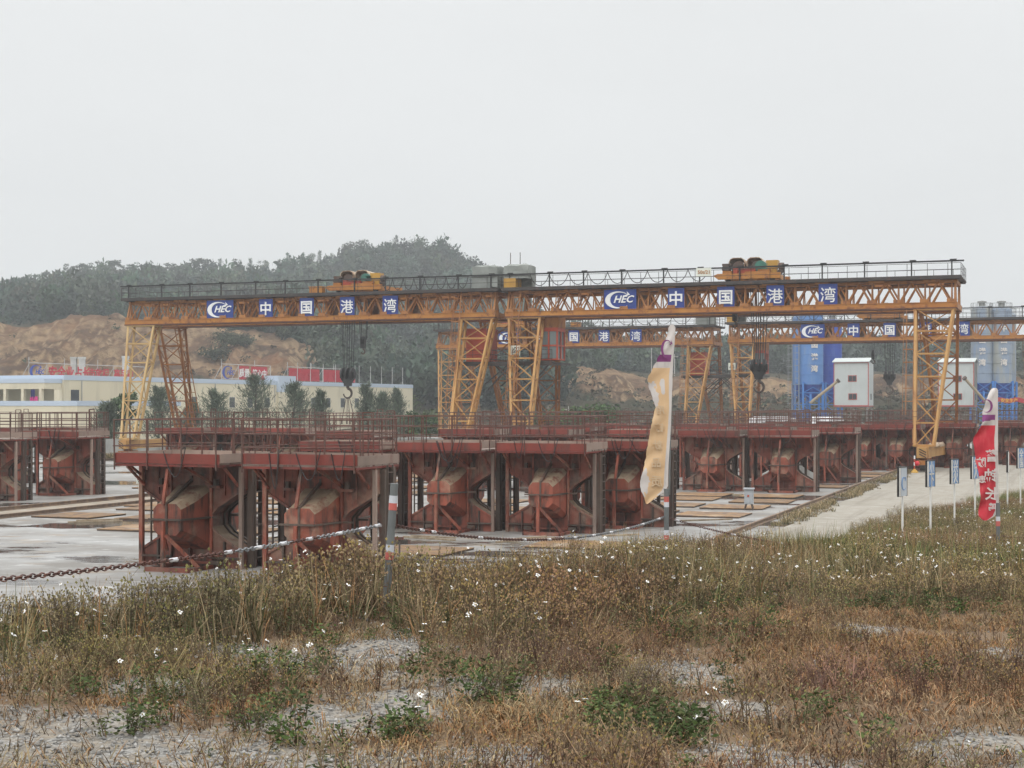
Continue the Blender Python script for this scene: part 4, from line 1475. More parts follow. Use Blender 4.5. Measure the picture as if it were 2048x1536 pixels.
vb = MB().bb(-40, -.02, .6, 9, 0, 7.0)
vb.build('veranda_wall', cream, bd)
MB().bb(-40, -.3, -3.0, 8.0, 6.35, 7.05).build('veranda_fascia', cream, bd)
MB().bb(-40, -.25, -3.05, 8.0, 7.05, 7.55).build('roof_band', band_blue, bd)
MB().bb(-40, 6.2, -5.2, -4.95, 0, 4.42).build('parapet', cream, bd)
MB().bb(-40, 6.25, -5.26, -4.9, 4.42, 4.98).build('parapet_band', band_blue, bd)
MB().bb(6.0, 6.2, -4.95, 14, 0, 4.42).build('parapet', cream, bd)
MB().bb(6.0, 6.26, -4.9, 14, 4.42, 4.98).build('parapet_band', band_blue, bd)
MB().bb(-40, 6.0, -4.95, .6, 4.1, 4.3).build('balcony_floor', frame_grey, bd)
for x in (-.9, -3.5, -6.1, -8.7, -11.3, -14, -17):
    MB().bb(x - .19, x + .19, -3.0, -2.6, 4.3, 6.35).build('pillar', cream, bd)
for k, x in enumerate((-1.9, -2.8, -4.4, -5.3, -7.0, -7.9, -9.6, -10.4, -12.3)):
    wn = MB().bb(x - .34, x + .34, .54, .60, 4.7, 5.35).build('window', frame_grey, bd)
    MB().bb(x - .3, x + .3, .51, .535, 4.74, 5.31).build('pane', win_dark, wn)
MB().bb(.6, 1.4, -2.4, -2.0, 4.3, 6.3).build('pillar', cream, bd)
MB().bb(.001, .05, 1.2, 2.6, 4.9, 6.3).build('doorway', win_dark, bd)
for d in (12.3, 16.7, 21, 25.5, 30, 34.3, 38.7, 43, 51.8, 55.7, 60, 64.4, 68.8, 73.2, 78, 83.5):
    wn = MB().bb(.0, .06, d - .62, d + .62, 4.18, 5.62).build('window', frame_grey, bd)
    g = MB().bb(.06, .075, d - .55, d + .55, 4.25, 5.55)
    g.build('pane', win_dark, wn)
    bz = MB()
    for k in range(6):
        bz.bb(.08, .10, d - .55, d + .55, 4.38 + k * .2, 4.41 + k * .2)
    bz.build('bars', frame_grey, wn)
MB().bb(-3, .35, 45.5, 50.2, 6.4, 8.75).build('stair_tower', band_blue, bd)
MB().bb(-2.9, .34, 45.6, 50.1, 0, 6.4).build('stair_wall', cream, bd)
wn = MB().bb(.35, .41, 47.4, 48.8, 6.6, 7.5).build('window', frame_grey, bd)
MB().bb(.41, .43, 47.5, 48.7, 6.68, 7.42).build('pane', win_dark, wn)
for y in (3.0, 11.5, 30.2, 44.9):
    MB().bb(.05, .13, y, y + .1, 4.9, 7.4).build('drain_pipe', pole_grey, bd)
for i in range(10):
    MB().tube((-.5, 52 + i * 3.7, 8.0), (-.5, 52 + i * 3.7, 10.8), .05, 4).build('roof_rod', pole_grey, bd)
tag(bd, 'long cream two-storey building with pale blue roof band, behind the trees at left', 'building')
# washing on the veranda parapet
pink = weathered('pink_cloth', (.62, .05, .22), (.5, .04, .2), scale=2, rough=.9, rnd=0, bump=0)
navy = weathered('navy_cloth', (.03, .03, .12), (.05, .05, .15), scale=2, rough=.9, rnd=0, bump=0)
def b_world(x, y, z):
    c, s = math.cos(BR), math.sin(BR)
    return (B0[0] + x * c - y * s, B0[1] + x * s + y * c, z)
def laundry(x, w, z0, z1, mt, label, seed):
    rnd = random.Random(seed)
    m = MB()
    n = 8
    for i in range(n):
        a = -w / 2 + w * i / n
        y = rnd.uniform(-.06, .06)
        m.bb(a, a + w / n + .01, y - .08, y + .08, z0 + rnd.uniform(0, .15), z1 - rnd.uniform(0, .1))
    o = m.build('laundry', mt)
    o.location = b_world(x, -4.2, 0)
    o.rotation_euler = (0, 0, BR)
    tag(o, label, 'laundry', 'washing on the veranda')
laundry(-.75, .95, 4.75, 5.5, pink, 'bright pink washing hung on the veranda parapet', 1)
laundry(-.9, .5, 5.2, 6.3, navy, 'dark blue cloth hanging above the pink washing on the veranda', 2)
laundry(-11.0, 1.3, 4.75, 6.1, navy, 'dark cloth hanging at the far left end of the veranda', 3)

# lettered boards standing on the roof
sign_red = weathered('sign_red', (.42, .018, .035), (.36, .02, .03), rust=(.5, .3, .28), scale=.8, lo=.62, hi=.78, rough=.6, rnd=0, bump=0)
def roof_sign(name, x, y0, y1, z0, z1, label, text_=None, size=1.1, logo=True, panel=False, two=None):
    t = empty(name, b_world(x, y0, z0), BR + R(90))        # local x runs along the wall, -y faces the yard
    Lw = y1 - y0
    fr = MB()
    n = max(3, int(Lw / 3.2))
    for i in range(n + 1):
        fr.tube((Lw * i / n, .1, -.1), (Lw * i / n, .1, z1 - z0 + (.9 if i % 2 == 0 else .25)), .045, 4)
        fr.tube((Lw * i / n, .1, z1 - z0), (Lw * i / n, 1.3, 0), .04, 4)
    fr.tube((0, .1, z1 - z0 + .2), (Lw, .1, z1 - z0 + .2), .04, 4)
    fr.tube((0, .1, .1), (Lw, .1, .1), .04, 4)
    fr.build('frame', pole_grey, t)
    x0 = .2
    if logo:
        h = z1 - z0
        crescent(h * 1.25, h * .95, .06, band_logo, t, (h * .65, 0, h * .5))
        letter_obj(glyphs('HEC', h * .45, .06, .02, .3), band_logo, t, (h * 1.05, -.06, h * .5))
        x0 = h * 1.9
    if panel:
        for a, b_ in (two or [(x0, Lw)]):
            p = MB().bb(a, b_, -.02, .04, .05, z1 - z0).build('board', sign_red, t)
    if text_:
        for s, a, sz, mt, yy in text_:
            letter_obj(glyphs(s, sz, .05, .02), mt, t, (a, yy, (z1 - z0) * .5))
    tag(t, label, 'roof sign', 'lettered signs on the building roof')
band_logo = weathered('logo_blue', (.025, .05, .27), (.03, .06, .25), scale=1, rough=.5, rnd=0, bump=0)
faded_white = weathered('faded_white', (.62, .58, .54), (.7, .66, .62), scale=1, rough=.7, rnd=0, bump=0)
roof_sign('roof_sign', -9, 4.5, 27, 7.75, 9.45, 'roof sign with dark blue logo and loose red letters at the far left end', [('安全业占长', 7.4, 1.6, sign_red, 0), ('市放根', 13.0, 1.35, sign_red, 0), ('高品质', 18.0, 1.35, sign_red, 0)])
roof_sign('roof_sign', -2, 34.9, 47.2, 8.1, 10.0, 'roof sign with round blue logo and red board above the middle trees', [('质量', 5.35, 1.3, faded_white, -.06), ('管心中', 9.2, 1.2, faded_white, -.06)], panel=True, two=[(4.2, 6.6), (7.2, 11.3)])
roof_sign('roof_sign', -2, 51.8, 72, 8.1, 10.0, 'long red roof sign without a logo, left of the large hook', [('标准化管理', 4.7, 1.5, sign_red, -.06), ('工厂化预制', 13.6, 1.5, sign_red, -.06)], logo=False, panel=True, two=[(.3, 9.0), (10.2, 18.0), (18.1, 20.0)])

# ------------------------------------------------------------------ batching plant: silos, cabins, conveyors
silo_a = weathered('silo_blue', (.085, .20, .47), (.10, .235, .50), rust=(.20, .28, .42), scale=.35, lo=.54, hi=.75, rough=.5, rnd=.06, bump=0)
silo_b = weathered('silo_deep_blue', (.028, .065, .33), (.04, .09, .38), rust=(.10, .17, .40), scale=.35, lo=.56, hi=.75, rough=.5, rnd=.05, bump=0)
silo_c = weathered('silo_pale', (.20, .27, .40), (.25, .30, .36), rust=(.30, .31, .29), scale=.25, lo=.48, hi=.62, rough=.65, rnd=.05, bump=0)
leg_blue = weathered('leg_blue', (.045, .20, .55), (.05, .17, .46), scale=.5, rough=.5, rnd=.05, bump=0)
plant_grey = weathered('plant_grey', (.24, .24, .22), (.18, .18, .17), scale=.6, rough=.7, rnd=.1, bump=0)
def silo(px, Y, dia, zb, zt, mt, label, chars=None, cdx=0.0, chz=(0,), ladder=True, seam=1.45, lite=None):
    x = (px - 1024) / FPX * Y
    t = empty('cement_silo', (x, Y, 0), 0)
    r = dia / 2
    prof = [(r, zb)]
    z = zb
    while z < zt - .2:
        z2 = min(z + seam, zt)
        prof += [(r, z2 - .04), (r + .05, z2 - .03), (r + .05, z2 + .03), (r, z2 + .04)]
        z = z2
    prof += [(r * .6, zt + .45), (.0, zt + .5)]
    MB().lathe(prof, n=28).build('barrel', mt, t, smooth=False)
    MB().lathe([(.28, zb - 2.6), (.32, zb - 2.5), (r * .96, zb)], n=24).build('hopper_cone', silo_b, t)
    lg = MB()
    for sx_ in (-1, 1):
        for sy_ in (-1, 1):
            lg.bar((sx_ * r * .82, sy_ * r * .82, 0), (sx_ * r * .82, sy_ * r * .82, zb + .3), .26)
    for z in np.arange(1.2, zb, 1.7):
        for s in (-1, 1):
            lg.bar((-r * .82, s * r * .82, z), (r * .82, s * r * .82, z), .12)
            lg.bar((s * r * .82, -r * .82, z), (s * r * .82, r * .82, z), .12)
        lg.bar((-r * .82, -r * .82, z), (r * .82, -r * .82, z + 1.6), .09)
        lg.bar((r * .82, -r * .82, z), (-r * .82, -r * .82, z + 1.6), .09)
    lg.build('leg_frame', leg_blue, t)
    tp = MB()
    for i in range(14):
        a = 2 * math.pi * i / 14
        tp.tube((r * math.cos(a), r * math.sin(a), zt), (r * math.cos(a), r * math.sin(a), zt + 1.0), .03, 4)
        b_ = 2 * math.pi * (i + 1) / 14
        for h in (.5, 1.0):
            tp.tube((r * math.cos(a), r * math.sin(a), zt + h), (r * math.cos(b_), r * math.sin(b_), zt + h), .025, 4)
    tp.build('top_rail', frame_grey, t)
    MB().lathe([(.45, zt + .3), (.45, zt + 1.0), (.65, zt + 1.05), (.65, zt + 1.25), (0, zt + 1.35)], (0, -.2, 0), 14).build('dust_filter', plant_grey, t)
    if ladder:
        l = ladder_mb((-r - .1, -.5, 1), (-r - .1, -.5, zt + .6), .45)
        l.build('ladder', frame_grey, t)
    if chars:
        for c_, z in zip(chars, chz):
            letter_obj(glyphs(c_, 1.0, .04, .025), faded_white, t, (cdx, -math.sqrt(max(r * r - cdx * cdx, .01)) - .09, z))
    tag(t, label, 'cement silo', 'cement silos of the batching plant')
    return t
silo(1622, 221, 3.5, 7.5, 17.7, silo_a, 'light blue silo with white characters running down it, left of the white cabin', '中国港湾', .15, (14.7, 13.2, 11.5, 9.8))
silo(1664, 226, 2.9, 7.5, 16.7, silo_b, 'deep blue silo standing between the lettered silo and the white cabin', None, ladder=False)
silo(1602, 226, 2.6, 7.5, 17.4, silo_a, 'narrow blue silo tucked behind the lettered silo on its left')
silo(1963, 221, 3.0, 7.7, 18.3, silo_c, 'faded blue-grey silo behind the girder, left one of the right pair', '中国港湾', -.35, (15.6, 13.9, 12.3, 10.7), ladder=False)
silo(2002, 221, 3.1, 7.7, 18.3, silo_c, 'faded grey-blue silo with an outside ladder, right one of the right pair', '中国港湾', -.1, (15.6, 13.9, 12.3, 10.7))
silo(2014, 227, 2.6, 7.7, 17.9, silo_c, 'grey silo mostly hidden behind the right pair of silos', None, ladder=False)

cabin_white = weathered('cabin_white', (.47, .50, .49), (.43, .46, .45), rust=(.38, .40, .38), scale=.5, lo=.55, hi=.75, rough=.6, rnd=.02, bump=0)
cabin_red = weathered('cabin_trim', (.40, .085, .075), (.35, .08, .07), scale=.8, rough=.6, rnd=0, bump=0)
cabin_dark = weathered('cabin_side', (.19, .195, .185), (.15, .155, .15), scale=.5, rough=.8, rnd=0, bump=0)
def cabin(px, Y, label, rz, side_mat):
    t = empty('control_cabin', ((px - 1024) / FPX * Y, Y, 0), rz)
    W, D, z0, z1 = 4.75, 3.2, 4.35, 10.45
    MB().bb(0, W, 0, D, z0, z1).build('body', cabin_white, t)
    MB().bb(W + .001, W + .03, .12, D, z0 + .02, z1).build('side_cladding', side_mat, t)
    tr = MB()
    for x in (0, W):
        tr.bb(x - .055, x + .055, -.05, .05, z0, z1)
    tr.bb(0, W, -.05, .0, z1 - .12, z1).bb(0, W, -.05, .0, z0 - .04, z0 + .16).bb(W, W + .05, 0, D, z0 - .04, z0 + .1)
    tr.build('trim', cabin_red, t)
    rf = MB()
    rf.add([(-.2, -.25, z1), (W + .2, -.25, z1), (W + .2, D / 2, z1 + .55), (-.2, D / 2, z1 + .55), (W + .2, D + .25, z1), (-.2, D + .25, z1),
            (-.2, -.25, z1 + .1), (W + .2, -.25, z1 + .1), (W + .2, D / 2, z1 + .65), (-.2, D / 2, z1 + .65), (W + .2, D + .25, z1 + .1), (-.2, D + .25, z1 + .1)],
           [(0, 3, 2, 1), (3, 5, 4, 2), (6, 7, 8, 9), (9, 8, 10, 11), (0, 1, 7, 6), (5, 11, 10, 4), (1, 2, 8, 7), (2, 4, 10, 8), (0, 6, 9, 3), (3, 9, 11, 5)])
    rf.build('roof', cabin_white, t)
    for x, z in ((1.95, 7.75), (2.0, 5.25)):
        w = MB().bb(x, x + 1.2, -.05, -.001, z, z + .9).build('window', cabin_red, t)
        MB().bb(x + .09, x + .57, -.07, -.052, z + .09, z + .81).bb(x + .63, x + 1.11, -.07, -.052, z + .09, z + .81).build('pane', win_dark, w)
    MB().bb(W + .03, W + .06, 1.3, 1.8, 5.25, 6.1).build('window', win_dark, t)
    fr = MB()
    for x in (.2, W / 2, W - .2):
        for y in (.2, D - .2):
            fr.bar((x, y, 0), (x, y, z0), .2)
    for z in (1.6, 3.2, z0 - .12):
        fr.bar((.2, .2, z), (W - .2, .2, z), .14)
        fr.bar((W - .2, .2, z), (W - .2, D - .2, z), .14)
    fr.bar((.2, .2, 1.6), (W / 2, .2, 3.2), .1).bar((W - .2, .2, 1.6), (W / 2, .2, 3.2), .1)
    fr.build('support_frame', plant_grey, t)
    tag(t, label, 'cabin', 'white cabins of the batching plant')
cabin(1668, 212, 'white two-window cabin with red trim on steel legs, left of the tall crane leg', R(-25), cabin_white)
cabin(1877, 213, 'white cabin with dark side wall, seen through the tall crane leg', R(-25), cabin_dark)

conv_m = weathered('conveyor_tan', (.36, .29, .19), (.28, .22, .15), scale=.8, rough=.7, rnd=.05, bump=0)
def conveyor(px0, y0, px1, y1, Y, label):
    a = Vector(((px0 - 1024) / FPX * Y, Y, EYE - (y0 - HOR) / FPX * Y))
    b_ = Vector(((px1 - 1024) / FPX * Y, Y - 1, EYE - (y1 - HOR) / FPX * Y))
    t = empty('screw_conveyor', tuple(a))
    d = b_ - a
    MB().tube((0, 0, 0), tuple(d), .20, 10).build('tube', conv_m, t)
    MB().tube(tuple(d * .97), tuple(d * 1.04), .32, 10).build('drive_head', dark_steel, t)
    MB().tube(tuple(d * .02), tuple(d * .02 + Vector((0, 0, 1.2))), .15, 8).build('inlet', leg_blue, t)
    tag(t, label, 'conveyor', 'slanting screw conveyors')
conveyor(1620, 806, 1673, 762, 209, 'slanting tan screw conveyor rising to the left white cabin')
conveyor(1968, 800, 1925, 757, 210, 'slanting tan screw conveyor rising to the cabin with dark side')
# red banner on the silo frame
bn = MB()
vs = []
for i in range(13):
    x = i / 12 * 4.1
    yy = .12 * math.sin(i * 1.1)
    zz = .12 * math.sin(i * .9)
    vs += [(x, yy, zz), (x, yy, zz + .62), (x, yy + .02, zz), (x, yy + .02, zz + .62)]
fs = []
for i in range(12):
    a = 4 * i
    fs += [(a, a + 4, a + 5, a + 1), (a + 2, a + 3, a + 7, a + 6)]
bo = MB().add(vs, fs).build('banner', sign_red)
Yb = 216
bo.location = ((1991 - 1024) / FPX * Yb, Yb, EYE + (HOR - 805) / FPX * Yb)
gold = weathered('gold_letters', (.75, .42, .04), (.7, .36, .04), rough=.6, rnd=0, bump=0)
letter_obj(glyphs('安全生产', .62, .02, .02), gold, bo, (1.9, -.16, .31))
tag(bo, 'red banner with yellow characters tied to the right silo frame', 'banner')

# vehicles parked beyond the moulds, mostly hidden by the guardrails
car_white = weathered('car_white', (.78, .79, .80), (.74, .75, .76), scale=1, rough=.25, rnd=0, bump=0)
tyre = weathered('tyre', (.02, .02, .02), (.03, .03, .03), scale=2, rough=.9, rnd=0, bump=0)
def van(px, Y, label, rz, mt):
    t = empty('parked_van', ((px - 1024) / FPX * Y, Y, 0), rz)
    sec = [(-2.6, .4), (2.6, .4), (2.72, 1.2), (2.5, 1.65), (1.95, 2.75), (1.6, 3.15), (.9, 3.35), (-1.9, 3.38), (-2.45, 3.2), (-2.62, 2.8)]
    MB().prism(sec, -.98, .98).build('body', mt, t)
    for sy_ in (-.982, .982):
        q = [(-2.3, sy_, 1.9), (1.9, sy_, 1.9), (1.55, sy_, 2.75), (-2.2, sy_, 2.8)]
        MB().add(q, [(0, 1, 2, 3) if sy_ < 0 else (3, 2, 1, 0)]).build('window', win_dark, t)
        for x in (-1.6, 1.7):
            MB().tube((x, sy_ - .1, .40), (x, sy_ + .1, .40), .40, 14).build('wheel', tyre, t)
    MB().add([(2.47, -.85, 1.75), (2.47, .85, 1.75), (2.0, .8, 2.72), (2.0, -.8, 2.72)], [(0, 1, 2, 3)]).build('windscreen', win_dark, t)
    tag(t, label, 'van', 'vans parked beyond the moulds')
van(1657, 150, 'white parked van showing its roof above the guardrails, below the left white cabin', R(60), car_white)
van(1553, 152, 'white parked van roof just showing left of the blue silo legs', R(20), car_white)
# ------------------------------------------------------------------ plants: shared tools
def quads_at(c, u, v):
    """parallelogram leaves: centres c, half axes u and v -> verts (n*4,3)"""
    return np.stack([c - u - v * .15, c - v, c + u + v * .1, c + v], 1).reshape(-1, 3)

def rand_unit(n, g):
    a = g.normal(size=(n, 3))
    return a / np.linalg.norm(a, axis=1, keepdims=True)

def leaf_cloud(centres, n_each, spread, size, g, flat=.6, up=0.0):
    n = len(centres) * n_each
    c = np.repeat(np.asarray(centres, float), n_each, 0)
    off = rand_unit(n, g) * (g.random((n, 1)) ** .45) * spread
    off[:, 2] *= flat
    c = c + off
    u = rand_unit(n, g)
    u[:, 2] = u[:, 2] * .6 + up
    u /= np.linalg.norm(u, axis=1, keepdims=True)
    w = np.cross(u, rand_unit(n, g))
    w /= np.linalg.norm(w, axis=1, keepdims=True) + 1e-9
    s = size * (.6 + .8 * g.random((n, 1)))
    V = quads_at(c, u * s, w * s * .5)
    return V

def tint_rows(n4, base, var, g, per=4):
    n = n4 // per
    c = np.asarray(base)[None, :] * (1 + var * (g.random((n, 1)) - .5) * 2) * (1 + .12 * (g.random((n, 3)) - .5))
    return np.repeat(c, per, 0)

leaf_mat = tint_mat('leaves', .8)
bark = weathered('bark', (.10, .075, .055), (.06, .045, .035), scale=3, rough=.95, rnd=.15)

def tree_tag(root, label, group):
    tag(root, label, 'tree', group)

def broad_crown(h, r, g, n=900, leaf=.16, base=(.055, .085, .035), zc=.62):
    k = 22
    cs = rand_unit(k, g) * (g.random((k, 1)) ** .4)
    cs = cs * np.array([r * .8, r * .8, h * .30]) + np.array([0, 0, h * zc])
    V = leaf_cloud(cs, n // k, r * .42, leaf, g, .75)
    c = []
    for i in range(k):
        c.append(tint_rows(n // k * 4, np.asarray(base) * (.65 + .75 * g.random()), .4, g))
    return V, np.concatenate(c), cs

def casuarina_crown(h, r, g, n=1100, base=(.06, .078, .05)):
    """feathery upright sprays along drooping branches"""
    V, cs = [], []
    nb = 46
    for i in range(nb):
        t = (i + g.random()) / nb
        z = h * (.12 + .84 * t)
        L = r * 1.02 * (1.06 - t) ** .85 * (.5 + .8 * g.random()) + .15
        a = g.random() * 6.283
        d = np.array([math.cos(a), math.sin(a), .55 + .5 * t])
        m = n // nb
        s = g.random((m, 1)) ** .7
        c = np.array([0, 0, z]) + d * L * s + g.normal(size=(m, 3)) * (.10 + .13 * L)
        u = np.tile(d, (m, 1)) * .6 + g.normal(size=(m, 3)) * .45 + np.array([0, 0, .30])
        u /= np.linalg.norm(u, axis=1, keepdims=True)
        w = np.cross(u, rand_unit(m, g))
        w /= np.linalg.norm(w, axis=1, keepdims=True)
        sz = .30 * (.5 + .9 * g.random((m, 1)))
        V.append(quads_at(c, u * sz, w * sz * .10))
        cs.append(tint_rows(m * 4, np.asarray(base) * (.7 + .6 * g.random()), .4, g))
    return np.concatenate(V), np.concatenate(cs)

def pine_crown(h, r, g, n=420, base=(.05, .068, .042)):
    """tall bare trunk with an open umbrella of clumps"""
    k = 11
    cs = np.stack([g.normal(size=k) * r * .5, g.normal(size=k) * r * .5, h * (.62 + .36 * g.random(k))], 1)
    V = leaf_cloud(cs, n // k, r * .45, .42, g, .55)
    return V, tint_rows(len(V), base, .5, g), cs

def make_tree(kind, loc, h, r, label, group, seed, base=None):
    g = np.random.default_rng(seed)
    root = empty({'broad': 'broadleaf_tree', 'casuarina': 'casuarina_tree', 'pine': 'pine_tree', 'bush': 'bush'}[kind], loc)
    tk = MB()
    cs = []
    if kind == 'broad':
        V, col, cs = broad_crown(h, r, g, 1500, .2, base or (.07, .10, .05))
    elif kind == 'bush':
        V, col, cs = broad_crown(h, r, g, 1000, .24, base or (.06, .095, .03), .5)
    elif kind == 'casuarina':
        V, col = casuarina_crown(h, r, g, 2000 if loc[1] > 300 else 3400, base or (.105, .128, .092))
    else:
        V, col, cs = pine_crown(h, r, g, 420, base or (.05, .068, .042))
    top = h * (.95 if kind in ('casuarina',) else .72)
    pts = [(0, 0, -.3)]
    for i in range(1, 6):
        pts.append((g.normal() * .05 * h / 8, g.normal() * .05 * h / 8, top * i / 5))
    r0 = .018 * h + .03
    for i in range(5):
        tk.tube(pts[i], pts[i + 1], r0 * (1 - .17 * i), 7, r0 * (1 - .17 * (i + 1)), caps=False)
    for c in list(cs)[:9]:
        b0 = pts[3] if c[2] > h * .5 else pts[2]
        tk.tube(b0, tuple(c), r0 * .4, 5, r0 * .12, caps=False)
    if kind == 'casuarina':
        for i in range(12):
            z = h * (.15 + .06 * i)
            a = g.random() * 6.28
            L = r * (1 - i / 14) * .8
            tk.tube((0, 0, z), (L * math.cos(a), L * math.sin(a), z + L * .6), .03, 4, .01, caps=False)
    tk.build('trunk', bark, root, smooth=True)
    np_mesh('crown', V, np.arange(len(V)).reshape(-1, 4), leaf_mat, col, root)
    tag(root, label, 'bush' if kind == 'bush' else 'tree', group)
    return root

# trees in front of the cream building
def on_ground(px, Y):
    return ((px - 1024) / FPX * Y, Y, 0)
def top_h(py, Y):
    return EYE + (HOR - py) / FPX * Y
TG2 = 'trees in front of the cream building'
for i, (kind, px, py, Y, r, lb) in enumerate((
    ('broad', 246, 764, 140, 1.5, 'dense dark leafy tree left of the pale crane leg'),
    ('casuarina', 214, 808, 138, 1.3, 'small feathery tree at the far left of the tree row, by the guardrails'),
    ('casuarina', 318, 778, 150, 2.6, 'wide soft grey-green tree between the two left crane legs'),
    ('casuarina', 432, 782, 155, 2.3, 'feathery tree right of the left crane legs, covering one window'),
    ('casuarina', 512, 752, 158, 2.6, 'tallest pointed feathery tree, reaching the roof sign board'),
    ('casuarina', 588, 768, 160, 2.7, 'spreading feathery tree under the small stair tower'),
    ('casuarina', 642, 782, 162, 1.2, 'thin spindly tree between two dark windows'),
    ('casuarina', 733, 770, 172, 1.7, 'open feathery tree right of the large hook'),
    ('casuarina', 762, 788, 170, 2.2, 'bushy low tree before the last windows of the building'),
    ('casuarina', 794, 780, 176, 1.6, 'sparse tree at the right corner of the cream building'),
    ('casuarina', 384, 806, 148, 1.6, 'short feathery tree under the lone window right of the ladder'),
)):
    make_tree(kind, on_ground(px, Y), top_h(py, Y), r, lb, TG2, 100 + i)
TG3 = 'bushy green trees below the quarry cliff'
for i, (px, py, Y, r) in enumerate(((1060, 812, 190, 2.2), (1088, 806, 195, 2.0), (1128, 806, 196, 2.3), (1160, 800, 196, 2.4), (1192, 792, 197, 2.6), (1222, 794, 196, 2.4), (822, 812, 185, 2.0), (860, 816, 190, 1.8))):
    make_tree('bush', on_ground(px, Y), top_h(py, Y), r, 'bushy green tree standing below the brown quarry cliff' if px > 1000 else 'low green tree between the building end and the yellow crane leg', TG3 if px > 1000 else TG3 + ' at the building end', 200 + i, (.06, .10, .032))

# individual trees along the skyline and dark bushes on the quarry
def on_hill(px, Y):
    return ((px - 1024) / FPX * Y, Y, float(hill_z(px, Y)) - .3)
GS = 'trees standing out along the wooded ridge'
sk = [(20, 606), (52, 604), (90, 606), (122, 600), (140, 604), (162, 600), (178, 606), (205, 598), (222, 604), (240, 600), (262, 606), (290, 604), (318, 602), (345, 606), (376, 598), (390, 602), (405, 600), (440, 604), (470, 602), (500, 598), (526, 600), (560, 600), (580, 604), (606, 598), (622, 602), (640, 604), (657, 600)]
for i, (px, Y) in enumerate(sk):
    kind = 'pine' if px < 420 else ('casuarina' if i % 2 else 'broad')
    make_tree(kind, on_hill(px, Y), 9 + 2.5 * random.random(), (3.0 if kind == 'pine' else 2.7), {'pine': 'thin-trunked tree on the skyline of the ridge, sky showing through its stems', 'casuarina': 'pointed feathery tree on the skyline left of the rounded hilltop', 'broad': 'round-crowned tree on the skyline between pointed ones, left of the hilltop'}[kind], GS + {'pine': ', left', 'casuarina': ', centre', 'broad': ', centre, rounded'}[kind], 300 + i)
for i, (px, kind, h, r) in enumerate(((700, 'pine', 8, 3.6), (722, 'pine', 9, 4.0), (792, 'casuarina', 9, 2.2), (828, 'bush', 8, 6.5), (882, 'casuarina', 9, 2.2), (894, 'casuarina', 8, 2.2), (918, 'broad', 7, 4.2), (940, 'broad', 7, 4.0))):
    make_tree(kind, on_hill(px, 606), h, r, {'pine': 'flat-topped tree at the left shoulder of the rounded hilltop', 'casuarina': 'pointed tree on the rounded hilltop', 'bush': 'dome-shaped dark tree crowning the highest hilltop', 'broad': 'rounded tree on the right shoulder of the hilltop'}[kind], GS + ', ' + kind, 360 + i, (.05, .068, .04))
for i, (px, Y, h, r) in enumerate(((178, 345, 2.8, 2.2), (112, 335, 2.2, 2.2), (452, 300, 4.0, 4.4), (426, 296, 3.4, 3.6), (480, 305, 3.2, 3.2), (565, 312, 3.4, 2.0), (1770, 262, 2.0, 1.8), (1790, 258, 1.8, 1.6), (1755, 258, 2.0, 2.2))):
    make_tree('bush', on_hill(px, Y), h, r, 'dark bush growing alone on the bare brown quarry slope' if px < 1000 else 'grey-green bush on the sandy slope between the cabins', 'bushes on the bare slopes' + (', right' if px > 1000 else ', left'), 400 + i, (.05, .06, .035))
# tree line behind the plant at right
GT = 'trees of the low treeline behind the silos'
k = 0
for px in range(1246, 2070, 17):
    Y = 395 + 40 * random.random()
    make_tree('casuarina' if k % 3 else 'pine', on_hill(px + random.uniform(-6, 6), Y), 7.2 + 4.0 * random.random(), 2.4 + random.random(), 'dark green tree in the low treeline along the right horizon', GT, 500 + k, (.045, .065, .035))
    k += 1

